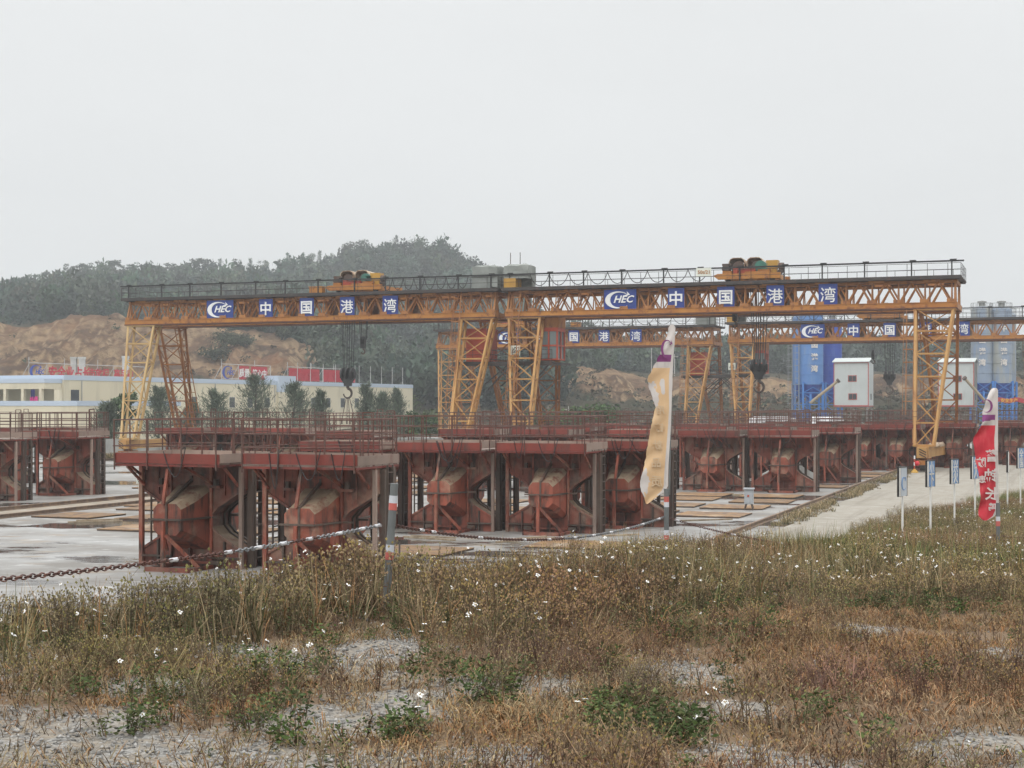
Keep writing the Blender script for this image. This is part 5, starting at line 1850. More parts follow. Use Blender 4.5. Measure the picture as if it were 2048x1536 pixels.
# the wood on the hill reads as one mass
def forest():
    g = np.random.default_rng(5)
    protos = []
    for i in range(6):
        kk = 9
        cs = rand_unit(kk, g) * (g.random((kk, 1)) ** .5) * np.array([.75, .75, .55]) + np.array([0, 0, .9])
        V = leaf_cloud(cs, 15, .42, .14, g, .8)
        protos.append(V)
    VV, CC = [], []
    def put(n, px0, px1, Y0, Y1, keep):
        px = g.uniform(px0, px1, n)
        Y = np.sqrt(g.uniform(Y0 ** 2, Y1 ** 2, n))
        ok = keep(px, Y)
        px, Y = px[ok], Y[ok]
        z = hill_z(px, Y)
        x = (px - 1024) / FPX * Y
        s = 1.6 + 3.4 * g.random(len(px)) ** 2.2
        idx = g.integers(0, 6, len(px))
        rot = g.random(len(px)) * 6.283
        for p in range(6):
            m = idx == p
            if not m.any(): continue
            P = protos[p]
            c, s_ = np.cos(rot[m])[:, None], np.sin(rot[m])[:, None]
            X = (P[None, :, 0] * c - P[None, :, 1] * s_) * s[m][:, None] + x[m][:, None]
            Yv = (P[None, :, 0] * s_ + P[None, :, 1] * c) * s[m][:, None] + Y[m][:, None]
            Z = P[None, :, 2] * (s[m] * (1.0 + .7 * g.random(m.sum())))[:, None] + z[m][:, None] - .8
            VV.append(np.stack([X, Yv, Z], 2).reshape(-1, 3))
            b_ = np.array([[.062, .084, .058]]) * (.45 + 1.1 * fbm(x[m] * .022, Y[m] * .022, 88, 4))[:, None] * (.5 + .95 * g.random((m.sum(), 1))) * (1 + .35 * (g.random((m.sum(), 3)) - .5))
            CC.append(np.repeat(b_, len(P), 0))
    put(5200, -120, 1300, 372, 606, lambda p, Y: (fbm(p * .02, Y * .02, 77, 3) > .22))
    put(1500, 1230, 2120, 385, 470, lambda p, Y: p > 0)
    put(900, 640, 1120, 268, 380, lambda p, Y: fbm(p * .03, Y * .06, 78, 3) > .36)
    put(500, 380, 1260, 318, 372, lambda p, Y: fbm(p * .03, Y * .06, 79, 3) > .45)
    V = np.concatenate(VV)
    o = np_mesh('hillside_wood', V, np.arange(len(V)).reshape(-1, 4), leaf_mat, np.concatenate(CC))
    tag(o, 'dark green wood covering the hazy hill behind the quarry', 'wood', None, 'stuff')
forest()
def scrub_bushes():
    g = np.random.default_rng(9)
    cs, col = [], []
    n = 2600
    px = g.uniform(-60, 2120, n)
    Y = g.uniform(246, 330, n)
    k = fbm((px - 1024) / FPX * Y * .045, Y * .03, 51, 4)
    ok = ((k > .50) & (px > 300)) | (g.random(n) < .06) | ((np.abs(px - 790) < 110) & (Y < 320))
    px, Y = px[ok], Y[ok]
    z = hill_z(px, Y)
    VV, CC = [], []
    for a, b_, c in zip(px, Y, z):
        s = .5 + 1.0 * g.random()
        V = leaf_cloud([[(a - 1024) / FPX * b_, b_, c + .3 * s]], 16, s, .26 * s + .05, g, .6)
        VV.append(V)
        mound_ = 690 < a < 880 and b_ < 300
        base = np.array((.075, .10, .03)) if mound_ and g.random() < .8 else (np.array((.085, .07, .045)) if g.random() < .6 else np.array((.05, .06, .035)))
        CC.append(tint_rows(len(V), base * (.7 + .6 * g.random()), .3, g))
    V = np.concatenate(VV)
    o = np_mesh('hillside_scrub', V, np.arange(len(V)).reshape(-1, 4), leaf_mat, np.concatenate(CC))
    tag(o, 'brown and green scrub scattered over the quarried slope', 'scrub', None, 'stuff')
scrub_bushes()
# pale poles on the slope
for px, y0, y1, Y, lb in ((1137, 815, 765, 240, 'pale power pole on the quarry slope left of the orange flag'), (1303, 760, 690, 330, 'tall pale pole on the slope just left of the flag top'), (1349, 752, 702, 330, 'pale pole on the slope right of the flag top'),
                          (148, 757, 714, 200, 'left one of two pale grey pillars behind the roof sign'), (164, 757, 714, 200, 'right one of two pale grey pillars behind the roof sign'), (251, 752, 712, 200, 'pale grey pillar behind the left crane leg')):
    fat = Y == 200
    if fat:
        z0, z1 = 0, top_h(y1, 206)
        o = empty('pillar', on_ground(px, 206))
        MB().bb(-.36, .36, -.36, .36, 0, z1 - .3).build('shaft', concrete_pillar if 'concrete_pillar' in globals() else pole_grey, o)
        MB().bb(-.42, .42, -.42, .42, z1 - .3, z1).build('cap', pole_grey, o)
    else:
        loc = on_hill(px, Y)
        hgt = max(3.0, (y0 - y1) / FPX * Y)
        o = empty('power_pole', loc)
        MB().tube((0, 0, -.5), (0, 0, hgt), .11, 6, .07).build('shaft', pole_grey, o)
        MB().bb(-.8, .8, -.05, .05, hgt - .6, hgt - .5).build('cross_arm', pole_grey, o)
    tag(o, lb, 'pole' if not fat else 'pillar', 'poles and pillars on the slope')

# ------------------------------------------------------------------ fence posts, chain and flags along the bank
pipe_grey = weathered('pipe_grey', (.155, .165, .165), (.12, .13, .13), rust=(.18, .17, .14), scale=2.5, lo=.6, hi=.75, rough=.55, rnd=.05, bump=.1)
tape_white = weathered('tape_white', (.62, .64, .68), (.54, .56, .60), scale=6, rough=.4, rnd=0, bump=0)
tape_red = weathered('tape_red', (.55, .13, .11), (.48, .12, .10), scale=6, rough=.4, rnd=0, bump=0)
def fence_post(px, Y, ztop, bands, label, lean=(0, 0), r=.040):
    x = (px - 1024) / FPX * Y
    zb = float(bank_z(x, Y))
    t = empty('fence_post', (x, Y, zb))
    H = ztop - zb
    def P(z):
        return (lean[0] * z / H, lean[1] * z / H, z)
    MB().tube(P(-.2), P(H), r, 14).tube(P(H), P(H + .004), r * 1.02, 14).build('pipe', pipe_grey, t, smooth=False)
    for za, zb_, kind in bands:
        MB().tube(P(za - zb), P(zb_ - zb), r + .0025, 14, caps=False).build('reflective_band', tape_white if kind == 'w' else tape_red, t)
    tag(t, label, 'post', 'striped steel posts of the chain fence')
    return (x, Y, zb)
def zpx(py, Y): return EYE - (py - HOR) / FPX * Y
def bands(Y, rows):
    return [(zpx(b_, Y), zpx(a, Y), k) for a, b_, k in rows]
Y1, Y2, Y3 = 15.5, 25.0, 30.0
fence_post(771, Y1, zpx(968, Y1), bands(Y1, [(991, 1006, 'w'), (1006, 1020, 'r'), (1089, 1104, 'w'), (1104, 1119, 'r')]), 'leaning grey steel post with red and white bands in the weeds, nearest to the viewer', (.090, 0))
fence_post(1333, Y2, zpx(978, Y2), bands(Y2, [(993, 1004, 'r'), (1004, 1014, 'w'), (1060, 1070, 'w'), (1070, 1079, 'r')]), 'grey banded post carrying the faded orange flag')
fence_post(1996, Y3, zpx(1006, Y3), bands(Y3, [(1033, 1042, 'w'), (1042, 1052, 'r'), (1085, 1094, 'w'), (1094, 1103, 'r')]), 'grey banded post carrying the red flag')
chain_rust = weathered('chain_rust', (.10, .045, .035), (.06, .03, .028), rust=(.16, .07, .05), scale=4, rough=.7, bump=0)
chain_steel = weathered('chain_steel', (.30, .31, .32), (.20, .21, .22), rust=(.12, .07, .05), scale=2, lo=.55, hi=.7, rough=.4, metal=.6, bump=0)
sleeve_white = weathered('sleeve_white', (.62, .62, .63), (.50, .50, .52), rust=(.2, .17, .15), scale=8, lo=.6, hi=.7, rough=.5, rnd=.08, bump=0)
def chain(p, q, sag, mats, label, sleeves, tails=()):
    p, q = Vector(p), Vector(q)
    Ln = (q - p).length
    pitch, ln, wd, rr = .050, .068, .036, .0054
    n = int(Ln / pitch)
    def at(t):
        v = p.lerp(q, t)
        return Vector((v.x, v.y, v.z - sag * 4 * t * (1 - t)))
    mb = MB()
    for i in range(n):
        t = (i + .5) / n
        c = at(t)
        d = (at(min(1, t + .005)) - at(max(0, t - .005))).normalized()
        up = Vector((0, 0, 1))
        sd_ = d.cross(up).normalized()
        nn = sd_ if i % 2 == 0 else sd_.cross(d).normalized()
        tl = (nn * math.cos(.5) + sd_.cross(d).normalized() * math.sin(.5)).normalized() if i % 2 == 0 else (nn * math.cos(.5) - sd_ * math.sin(.5)).normalized()
        ring = []
        for k in range(8):
            a = 2 * math.pi * k / 8
            ring.append(c + d * (math.cos(a) * ln / 2) + tl * (math.sin(a) * wd / 2))
        mi = 0 if mats(t) == 'rust' else 1
        for k in range(8):
            mb.tube(ring[k], ring[(k + 1) % 8], rr, 4, mi=mi, caps=False)
    o = mb.build('chain', [chain_rust, chain_steel])
    for t in sleeves:
        d = (at(min(1, t + .01)) - at(max(0, t - .01))).normalized()
        c = at(t)
        s = MB()
        L_ = .06
        s.tube(c - d * L_, c - d * L_ * .7, .010, 9, .0175, caps=True).tube(c - d * L_ * .7, c + d * L_ * .75, .0175, 9, .019, caps=False).tube(c + d * L_ * .75, c + d * L_, .019, 9, .010)
        s.build('sleeve', sleeve_white, o)
    for t in tails:
        c = at(t)
        s = MB()
        s.path([tuple(c), tuple(c + Vector((.05, 0, -.10))), tuple(c + Vector((-.02, .02, -.22))), tuple(c + Vector((.0, .0, -.36)))], .012, 4)
        s.build('loose_tape', sleeve_white, o)
    tag(o, label, 'chain', 'chain hung between the posts')
def wp(px, py, Y): return ((px - 1024) / FPX * Y, Y, zpx(py, Y))
a1 = wp(772, 1046, Y1)
chain((-5.2, 5.4, 3.60), wp(762, 1050, Y1), .16, lambda t: 'rust' if t < .74 or .83 < t < .875 else 'steel', 'near chain with white sleeves, rusty at left and bright steel towards the leaning post', (.655, .73, .775, .815, .86, .915, .96, .992))
chain(wp(784, 1050, Y1), wp(1328, 1034, Y2), .25, lambda t: 'rust' if t < .52 else 'steel', 'sagging chain with white sleeves between the leaning post and the orange flag post', (.07, .10, .23, .37, .46, .56, .64, .72, .80, .88, .97), ())
chain(wp(1338, 1036, Y2), wp(1991, 1070, Y3), .40, lambda t: 'rust', 'rusty chain with white sleeves dipping into the grass between the two flag posts', (.02, .17, .30, .42, .55, .66, .78, .90), (.80, .91))
chain(wp(2001, 1072, Y3), (15.0, 36.0, 1.75), .2, lambda t: 'rust', 'rusty chain running right from the red flag post out of the picture', (.2, .4, .6, .8))

def flag(px0, Y, rows, zones, label, ripple, mat_of, name='feather_flag', nx_=34):
    """rows: (y, left x, right x) in photo pixels measured on the upright cloth; real size at distance Y"""
    x0 = (px0 - 1024) / FPX * Y
    z0 = zpx(rows[-1][0], Y)
    t = empty(name, (x0, Y, z0))
    ysr = np.array([r_[0] for r_ in rows], float)
    n = 150
    py = np.linspace(ysr[0], ysr[-1], n)
    lx = np.interp(py, ysr, [r_[1] for r_ in rows])
    rx = np.interp(py, ysr, [r_[2] for r_ in rows])
    mb = MB()
    idx = {}
    vs = []
    for layer in (0, 1):
        for i in range(n):
            for j in range(nx_ + 1):
                f = j / nx_
                X = (lx[i] + (rx[i] - lx[i]) * f - px0) * Y / FPX
                yy = ripple * (1 - f) * math.sin(py[i] * .05 + f * 3.0) + ripple * .5 * (1 - f) * math.sin(py[i] * .13 + 1 + f * 5) + layer * .006
                jag = ((float(vnoise(py[i] * .22, 2, 8)) - .5) * .018 if j == 0 else 0)
                vs.append((X + jag, yy, zpx(py[i], Y) - z0))
    fs, mi = [], []
    W = nx_ + 1
    for layer in (0, 1):
        o_ = layer * n * W
        for i in range(n - 1):
            for j in range(nx_):
                a = o_ + i * W + j
                q = (a, a + W, a + W + 1, a + 1)
                fs.append(q if layer == 0 else q[::-1])
                mi.append(zones((py[i] + py[i + 1]) / 2, (j + .5) / nx_))
    mb.v, mb.f, mb.m = vs, fs, mi
    cl_ = mb.build('cloth', mat_of, t, smooth=True)
    tag(t, label, 'flag', 'tall feather flags on the bank')
    return t, x0, z0
fl_white = weathered('flag_white', (.62, .58, .55), (.54, .50, .48), rust=(.40, .37, .36), scale=2.2, lo=.55, hi=.75, rough=.9, rnd=0, bump=.1)
fl_orange = weathered('flag_orange', (.66, .455, .265), (.62, .42, .235), rust=(.66, .48, .30), scale=1.6, lo=.50, hi=.75, rough=.9, rnd=0, bump=.15)
fl_faint = weathered('flag_faint_print', (.60, .46, .31), (.58, .43, .27), scale=3, rough=.9, rnd=0, bump=0)
fl_purple = weathered('flag_purple', (.23, .055, .19), (.20, .06, .17), scale=3, rough=.9, rnd=0, bump=0)
fl_red = weathered('flag_red', (.56, .035, .055), (.50, .03, .05), rust=(.60, .09, .10), scale=2.4, lo=.52, hi=.72, rough=.85, rnd=0, bump=.1)
def zone_or(y, f):
    if f > .86 and y < 990: return 0
    if y < 735:
        if 709 < y < 723 and f < .84: return 2
        return 0
    def spot(cy, cf, ry, rf):
        return ((y - cy) / ry) ** 2 + ((f - cf) / rf) ** 2 + 1.1 * (float(vnoise(y * .16, f * 9, 3)) - .5) < 1
    if spot(790, .05, 28, .30) or spot(966, .02, 26, .28) or spot(773, .58, 15, .10): return 0
    return 1
t, fx, fz = flag(1335, Y2, [(649, 1342, 1347), (655, 1338, 1351), (672, 1334, 1350), (690, 1329, 1349), (712, 1318, 1347), (735, 1306, 1346), (752, 1297, 1345), (765, 1296, 1345), (785, 1301, 1344), (815, 1311, 1343), (850, 1303, 1342), (900, 1294, 1339), (930, 1289, 1337), (960, 1281, 1336), (972, 1280, 1336), (982, 1283, 1330), (995, 1288, 1312), (1006, 1291, 1298), (1008, 1292, 1295)],
     zone_or, 'faded orange feather flag with white top, torn lower edge and pale characters', .022, [fl_white, fl_orange, fl_purple])
MB().tube((.03, .02, zpx(990, Y2) - fz), (.085, .02, zpx(652, Y2) - fz), .014, 8).build('flag_rod', pipe_grey, t)
for c_, px, py, sz in (('用', 1321, 820, .15), ('铸', 1318, 855, .16), ('就', 1314, 890, .16), ('品', 1312, 925, .17), ('质', 1313, 962, .19)):
    letter_obj(glyphs(c_, sz, .006, .018, mirror=True), fl_faint, t, ((px - 1335) * Y2 / FPX, -.034, zpx(py, Y2) - fz))
cr = crescent(.19, .30, .012, fl_purple, t, ((1333 - 1335) * Y2 / FPX, -.035, zpx(698, Y2) - fz))
def zone_red(y, f):
    if f > .84: return 0
    if y < 850:
        if 829 < y < 841 - 4 * (f - .5) and f < .82: return 2
        return 0
    return 1
t, fx, fz = flag(1996, Y3, [(776, 1989, 1993), (780, 1983, 1996), (790, 1977, 1996), (805, 1971, 1996), (822, 1966, 1996), (845, 1963, 1996), (862, 1956, 1996), (875, 1948, 1996), (884, 1947, 1996), (905, 1951, 1996), (935, 1955, 1997), (970, 1959, 1997), (1000, 1960, 1998), (1020, 1958, 1996), (1032, 1959, 1990), (1038, 1963, 1980), (1041, 1967, 1974)],
     zone_red, 'red feather flag with white top and purple band at the right edge of the bank', .05, [fl_white, fl_red, fl_purple])
MB().tube((0, .02, zpx(1015, Y3) - fz), (-.02, .02, zpx(778, Y3) - fz), .014, 8).build('flag_rod', pipe_grey, t)
for c_, px, py, sz in (('警', 1981, 911, .25), ('钟', 1980, 950, .27), ('长', 1981, 987, .27), ('防', 1960, 924, .20), ('患', 1962, 958, .15), ('鸣', 1982, 1013, .16)):
    letter_obj(glyphs(c_, sz, .006, .02, mirror=True), fl_white, t, ((px - 1996) * Y3 / FPX, -.075, zpx(py, Y3) - fz))
crescent(.22, .26, .012, fl_purple, t, ((1972 - 1996) * Y3 / FPX, -.07, zpx(812, Y3) - fz), rz=R(180))

# ------------------------------------------------------------------ blue boards on white posts along the road
board_blue = weathered('board_blue', (.13, .25, .48), (.16, .30, .52), rust=(.30, .38, .50), scale=3, lo=.56, hi=.72, rough=.5, rnd=.05, bump=0)
board_pale = weathered('board_pale', (.50, .55, .60), (.46, .52, .57), scale=3, rough=.5, rnd=.02, bump=0)
post_white = weathered('post_white', (.70, .70, .67), (.58, .58, .55), rust=(.34, .30, .25), scale=3, lo=.6, hi=.72, rough=.6, rnd=.03, bump=0)
for px, yt, yb, ytp, Y, kind, txt, phi, lb in (
        (1805, 935, 1090, 992, 41.3, 'pale', None, 33, 'pale board with a blue ring mark on a white post, leftmost of the roadside boards'),
        (1861, 922, 1075, 973, 43.0, 'blue', '小下', 34, 'blue board on a white post between the ring-mark board and the crane wheels'),
        (1909, 919, 1056, 967, 47.0, 'blue', '兴火', 36, 'blue board on a white post standing left of the red flag'),
        (1950, 913, 1042, 957, 50.0, 'blue', '台人', 37, 'blue board partly covered by the edge of the red flag'),
        (2015, 903, 1014, 944, 57.0, 'edge', None, 42.5, 'board turned edge-on, right of the red flag post'),
        (2041, 896, 1004, 936, 59.0, 'blue', '全国', 40, 'blue board on a white post at the right edge of the picture')):
    x = (px - 1024) / FPX * Y
    zb = float(bank_z(x, Y))
    if kind == 'edge': phi = math.degrees(math.atan2(x, Y)) - 1
    t = empty('roadside_board', (x, Y, zb), R(90 - phi))
    ztop, zlow = zpx(yt, Y) - zb, zpx(ytp, Y) - zb
    MB().tube((0, 0, -.3), (0, 0, zlow + .1), .030, 8).build('post', post_white, t)
    b_ = MB().bb(-.27, .27, -.032, .032, zlow, ztop)
    bo = b_.build('board', board_pale if kind == 'pale' else board_blue, t)
    ed = MB().bb(-.30, -.27, -.05, .05, zlow - .01, ztop + .01).bb(.27, .29, -.04, .04, zlow - .01, ztop + .01)
    ed.bb(-.30, .29, -.045, .045, ztop, ztop + .025)
    ed.build('edge_strip', black_steel, t)
    MB().bb(-.315, -.30, -.05, -.02, zlow, ztop).build('frame_strip', post_white, t)
    if kind == 'pale':
        crescent(.36, .36, .01, board_blue, bo, (0, -.037, (zlow + ztop) / 2 - .05))
    elif txt:
        letter_obj(glyphs(txt[0], .42, .008, .015), post_white, bo, (0, -.037, zlow + (ztop - zlow) * .72))
        letter_obj(glyphs(txt[1], .42, .008, .015), post_white, bo, (0, -.037, zlow + (ztop - zlow) * .27))
    tag(t, lb, 'sign board', 'boards on white posts beside the dirt road')

# ------------------------------------------------------------------ weeds, dry grass and flowers on the bank
g = np.random.default_rng(42)
def blade(base, d, L, w, bend, c0, c1):
    """two-segment grass blade"""
    d = np.asarray(d, float)
    side = np.array([-d[1], d[0], 0.0])
    side = side / (np.linalg.norm(side) + 1e-9) * w
    up = np.array([0, 0, 1.0])
    h = np.array([d[0], d[1], 0.0])
    p0 = np.asarray(base, float)
    p1 = p0 + (up * (1 - .4 * bend) + h * (.35 + .5 * bend)) * L * .5
    p2 = p1 + (up * (1 - 1.35 * bend) + h * (.4 + 1.0 * bend)) * L * .5
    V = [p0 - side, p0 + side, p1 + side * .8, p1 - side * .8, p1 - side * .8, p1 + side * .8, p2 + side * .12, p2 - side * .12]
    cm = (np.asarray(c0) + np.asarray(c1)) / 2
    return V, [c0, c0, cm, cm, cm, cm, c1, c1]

TAN, TAN2, BRN, GRN, OLV, RED_, YLW = (.42, .325, .19), (.27, .20, .115), (.125, .088, .055), (.065, .100, .028), (.125, .125, .055), (.135, .058, .040), (.38, .31, .12)
def proto_grass(n, L, cols, bend, w=.0035, spread=.05):
    V, Cc = [], []
    for _ in range(n):
        a = g.random() * 6.283
        r_ = g.random() ** .5 * spread
        c = np.asarray(cols[g.integers(len(cols))]) * (.7 + .6 * g.random())
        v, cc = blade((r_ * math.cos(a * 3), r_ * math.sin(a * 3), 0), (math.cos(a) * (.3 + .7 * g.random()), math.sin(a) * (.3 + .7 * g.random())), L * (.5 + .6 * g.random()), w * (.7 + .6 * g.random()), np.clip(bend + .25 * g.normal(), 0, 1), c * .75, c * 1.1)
        V += v
        Cc += cc
    return np.array(V), np.array(Cc)
def leafq(c, d, L, w, col):
    d = np.asarray(d, float)
    d = d / (np.linalg.norm(d) + 1e-9)
    s = np.cross(d, g.normal(size=3))
    s = s / (np.linalg.norm(s) + 1e-9) * w
    c = np.asarray(c, float)
    return [c, c + d * L * .5 + s, c + d * L, c + d * L * .5 - s], [np.asarray(col)] * 4
def proto_weed(h, stems, leafcols, headcols, nleaf, leafL=.034, heads=True, stemcol=BRN, head=.0105):
    V, Cc = [], []
    for _ in range(stems):
        a = g.random() * 6.283
        lean = .1 + .35 * g.random()
        H = h * (.6 + .5 * g.random())
        b0 = np.array([g.normal() * .05, g.normal() * .05, 0])
        tip = b0 + np.array([math.cos(a) * lean * H, math.sin(a) * lean * H, H])
        side = np.array([-math.sin(a), math.cos(a), 0]) * .0028
        sc = np.asarray(stemcol) * (.7 + .6 * g.random())
        V += [b0 - side, b0 + side, tip + side * .6, tip - side * .6]
        Cc += [sc] * 4
        for k in range(nleaf):
            t = .12 + .85 * g.random()
            p = b0 + (tip - b0) * t
            dd = rand_unit(1, g)[0]
            dd[2] = abs(dd[2]) * .6 - .05
            lc = np.asarray(leafcols[g.integers(len(leafcols))]) * (.65 + .7 * g.random())
            v, c = leafq(p, dd, leafL * (.5 + .9 * g.random()), leafL * .13, lc)
            V += v
            Cc += c
        # side twigs carrying seed heads
        for k in range(3 if heads else 0):
            p = b0 + (tip - b0) * (.7 + .25 * g.random())
            q = p + np.array([g.normal() * .05, g.normal() * .05, .05 + .06 * g.random()])
            V += [p - side * .6, p + side * .6, q + side * .5, q - side * .5]
            Cc += [sc] * 4
            hc = np.asarray(headcols[g.integers(len(headcols))]) * (.7 + .6 * g.random())
            for ax in (0, 1):
                e1 = np.array([head, 0, 0]) if ax == 0 else np.array([0, head, 0])
                e2 = np.array([0, 0, head * 1.2])
                V += [q - e1, q - e2, q + e1, q + e2]
                Cc += [hc] * 4
    return np.array(V), np.array(Cc)
def scatter_mesh(name, protos, x, y, size, tint, label, cat, sink=.01, tilt=.12):
    n = len(x)
    z = bank_z(x, y)
    idx = g.integers(0, len(protos), n)
    rot = g.random(n) * 6.283
    VV, CC = [], []
    tx, ty = g.normal(size=n) * tilt, g.normal(size=n) * tilt
    for p, (P, Cc) in enumerate(protos):
        m = idx == p
        if not m.any(): continue
        c, s_ = np.cos(rot[m])[:, None], np.sin(rot[m])[:, None]
        sz = size[m][:, None]
        Z = P[None, :, 2] * sz
        X = (P[None, :, 0] * c - P[None, :, 1] * s_) * sz + x[m][:, None] + Z * tx[m][:, None]
        Yv = (P[None, :, 0] * s_ + P[None, :, 1] * c) * sz + y[m][:, None] + Z * ty[m][:, None]
        VV.append(np.stack([X, Yv, Z + z[m][:, None] - sink], 2).reshape(-1, 3))
        CC.append((Cc[None, :, :] * tint[m][:, None, :] * .84).reshape(-1, 3))
    V = np.concatenate(VV)
    o = np_mesh(name, V, np.arange(len(V)).reshape(-1, 4), plant_mat, np.concatenate(CC))
    tag(o, label, cat, None, 'stuff')
    return o
plant_mat = tint_mat('dry_plants', .85)

def candidates(n, x0, x1, y0, y1):
    """spots on the bank that the lens can see, evenly per square metre"""
    y = np.sqrt(g.uniform(y0 ** 2, y1 ** 2, n))
    k = g.uniform(x0, x1, n)
    return k * y, y
KL, KR = (-60 - 1024) / FPX, (2110 - 1024) / FPX
def rel(x, y):
    """0 at the viewer, 1 on the crest, 2 at the foot of the bank"""
    yc, yt = interp(x, CREST), interp(x, TOE)
    return np.where(y < yc, y / yc, 1 + (y - yc) / (yt - yc))
def px_of(x, y, z=None):
    z = bank_z(x, y) if z is None else z
    return 1024 + x / y * FPX, HOR + (EYE - z) / y * FPX
def belt(x, y):
    """how tall and thick the weeds grow (0..1), following the belt along the fence"""
    px, py = px_of(x, y)
    low = np.interp(px, [-100, 0, 150, 300, 450, 600, 700, 800, 900, 1000, 1150, 1300, 1420, 1600, 1800, 2048, 2150], [1345, 1345, 1335, 1330, 1320, 1290, 1275, 1285, 1325, 1340, 1330, 1300, 1262, 1225, 1235, 1240, 1240])
    b_ = np.clip((low - py) / 22, 0, 1)
    return b_ * (1 - .2 * bare(x, y))
def bank_edge(x, y):
    """thins out towards the road and yard"""
    r_ = rel(x, y)
    px, _ = px_of(x, y)
    lim = np.where(px > 1380, np.where(px < 1700, 1.82, 1.97), np.where(px > 850, 1.55, 1.35)) + .12 * (fbm(x * .5, y * .5, 91, 3) - .5)
    return np.clip((lim - r_) / .06, 0, 1)

# 1 tall weeds of the belt
N = 30000
x, y = candidates(N, KL, KR, 7, 62)
dens = belt(x, y) * bank_edge(x, y) * np.where(y > 30, .75, 1.0)
keep = g.random(N) < dens * np.clip(.25 + .9 * fbm(x * .9, y * .9, 61, 3), 0, 1)
x, y = x[keep], y[keep]
px, py = px_of(x, y)
hgt = (.30 + 1.0 * fbm(x * .7, y * .7, 63, 3)) * (.75 + .35 * belt(x, y)) * np.where(px > 1350, .62, np.where(px > 820, .78, 1.0)) * np.where(px < 420, .85, 1.0)
tn = np.stack([.35 + 1.15 * fbm(x * .7, y * .7, 164, 3) + .2 * fbm(x * .4, y * .4, 64 + i, 3) for i in range(3)], 1)
redp = np.exp(-((px - 1180) / 190) ** 2 - ((py - 1250) / 60) ** 2)[:, None]
tn = tn * (1 - redp * np.array([[.0, .20, .2]]))
protos_w = [proto_weed(.55, 8, [BRN, TAN2, TAN2, OLV], [TAN, TAN, YLW], 11) for _ in range(5)] + [proto_weed(.5, 7, [BRN, RED_, TAN2], [TAN2, TAN], 12) for _ in range(2)] + [proto_weed(.45, 6, [GRN, OLV, OLV, BRN], [TAN, YLW], 14, .042) for _ in range(4)]
scatter_mesh('weeds', protos_w, x, y, hgt * 1.25, tn, 'dry brown weeds with seed heads growing thickly along the chain fence', 'weeds')
wx, wy, wh = x, y, hgt

# 2 standing grass near the crest and on the far slope
N = 42000
x, y = candidates(N, KL, KR, 9, 75)
r_ = rel(x, y)
px, py = px_of(x, y)
d_ = bank_edge(x, y) * np.clip((r_ - .55) / .25, 0, 1) * belt(x, y)
keep = g.random(N) < d_ * np.clip(.2 + 1.1 * fbm(x * .7, y * .7, 71, 3), 0, 1)
x, y = x[keep], y[keep]
px, py = px_of(x, y)
sz = (.75 + .6 * fbm(x * .6, y * .6, 73, 3)) * np.where((px > 420) & (px < 760) & (y < 20), 1.12, 1.0) * np.where(y > 32, .75, 1)
gr = np.clip((fbm(x * .35, y * .35, 75, 3) - .45) * 4, 0, 1)[:, None]
rd = np.clip((fbm(x * .3, y * .3, 76, 3) - .52) * 5, 0, 1)[:, None] * (y > 24)[:, None]
tn = np.ones((len(x), 3)) * (1 - gr * np.array([[.45, .08, .45]])) * (1 - rd * np.array([[.10, .40, .35]])) * (.8 + .35 * g.random((len(x), 1)))
protos_g = [proto_grass(16, .52, [TAN, TAN2, OLV], .25, .0045, .07) for _ in range(5)] + [proto_grass(12, .62, [TAN, OLV, (.36, .20, .09)], .35, .004, .05) for _ in range(4)]
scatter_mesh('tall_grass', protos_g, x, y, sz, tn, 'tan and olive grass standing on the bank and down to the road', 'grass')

# 3 low dry mat in the foreground
N = 60000
x, y = candidates(N, KL, KR, 6.3, 30)
b_ = bare(x, y)
keep = (g.random(N) < (1 - b_) ** 1.5 * np.clip((fbm(x * 1.3, y * 1.3, 81, 3) - .22) * 2.0, 0, 1) * (rel(x, y) < 1.05) * np.where(y > 18, .5, 1)) | (g.random(N) < .10 * (y < 14))
x, y = x[keep], y[keep]
px, py = px_of(x, y)
orange = np.exp(-(((px - 420) / 230) ** 2 + ((py - 1420) / 40) ** 2)) + np.exp(-(((px - 900) / 260) ** 2 + ((py - 1470) / 40) ** 2)) + 1.0 * np.exp(-(((px - 1850) / 420) ** 2 + ((py - 1310) / 75) ** 2))
tn = np.stack([.45 + 1.0 * fbm(x * .8, y * .8, 83, 3) + .18 * fbm(x * .9, y * .9, 183 + i, 3) for i in range(3)], 1) * (1 - np.clip(orange, 0, 1)[:, None] * np.array([[.0, .20, .34]]))
protos_m = [proto_grass(15, .17, [TAN, TAN2, (.30, .165, .075), BRN], .85, .0028, .10) for _ in range(7)]
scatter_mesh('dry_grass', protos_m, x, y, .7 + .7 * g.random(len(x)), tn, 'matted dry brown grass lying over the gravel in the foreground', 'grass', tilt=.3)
# 3b short brown twiggy plants over the mat
N = 15000
x, y = candidates(N, KL, KR, 6.3, 24)
keep = g.random(N) < (1 - bare(x, y)) ** 2 * (1 - belt(x, y)) * np.clip((fbm(x * 1.1, y * 1.1, 86, 3) - .30) * 2.2, 0, 1) * np.where(px_of(x, y)[0] > 1330, .42, .9)
x, y = x[keep], y[keep]
tn = np.stack([.8 + .5 * fbm(x * .9, y * .9, 87 + i, 3) for i in range(3)], 1)
protos_t = [proto_weed(.17, 5, [BRN, TAN2, RED_], [YLW, TAN], 11, .022, True, BRN, .005) for _ in range(5)] + [proto_weed(.20, 5, [BRN, OLV, GRN], [YLW, TAN], 12, .026, True, TAN2, .005) for _ in range(3)]
scatter_mesh('low_weeds', protos_t, x, y, .6 + .8 * g.random(len(x)), tn, 'short twiggy brown plants with yellowish buds in the foreground', 'weeds')

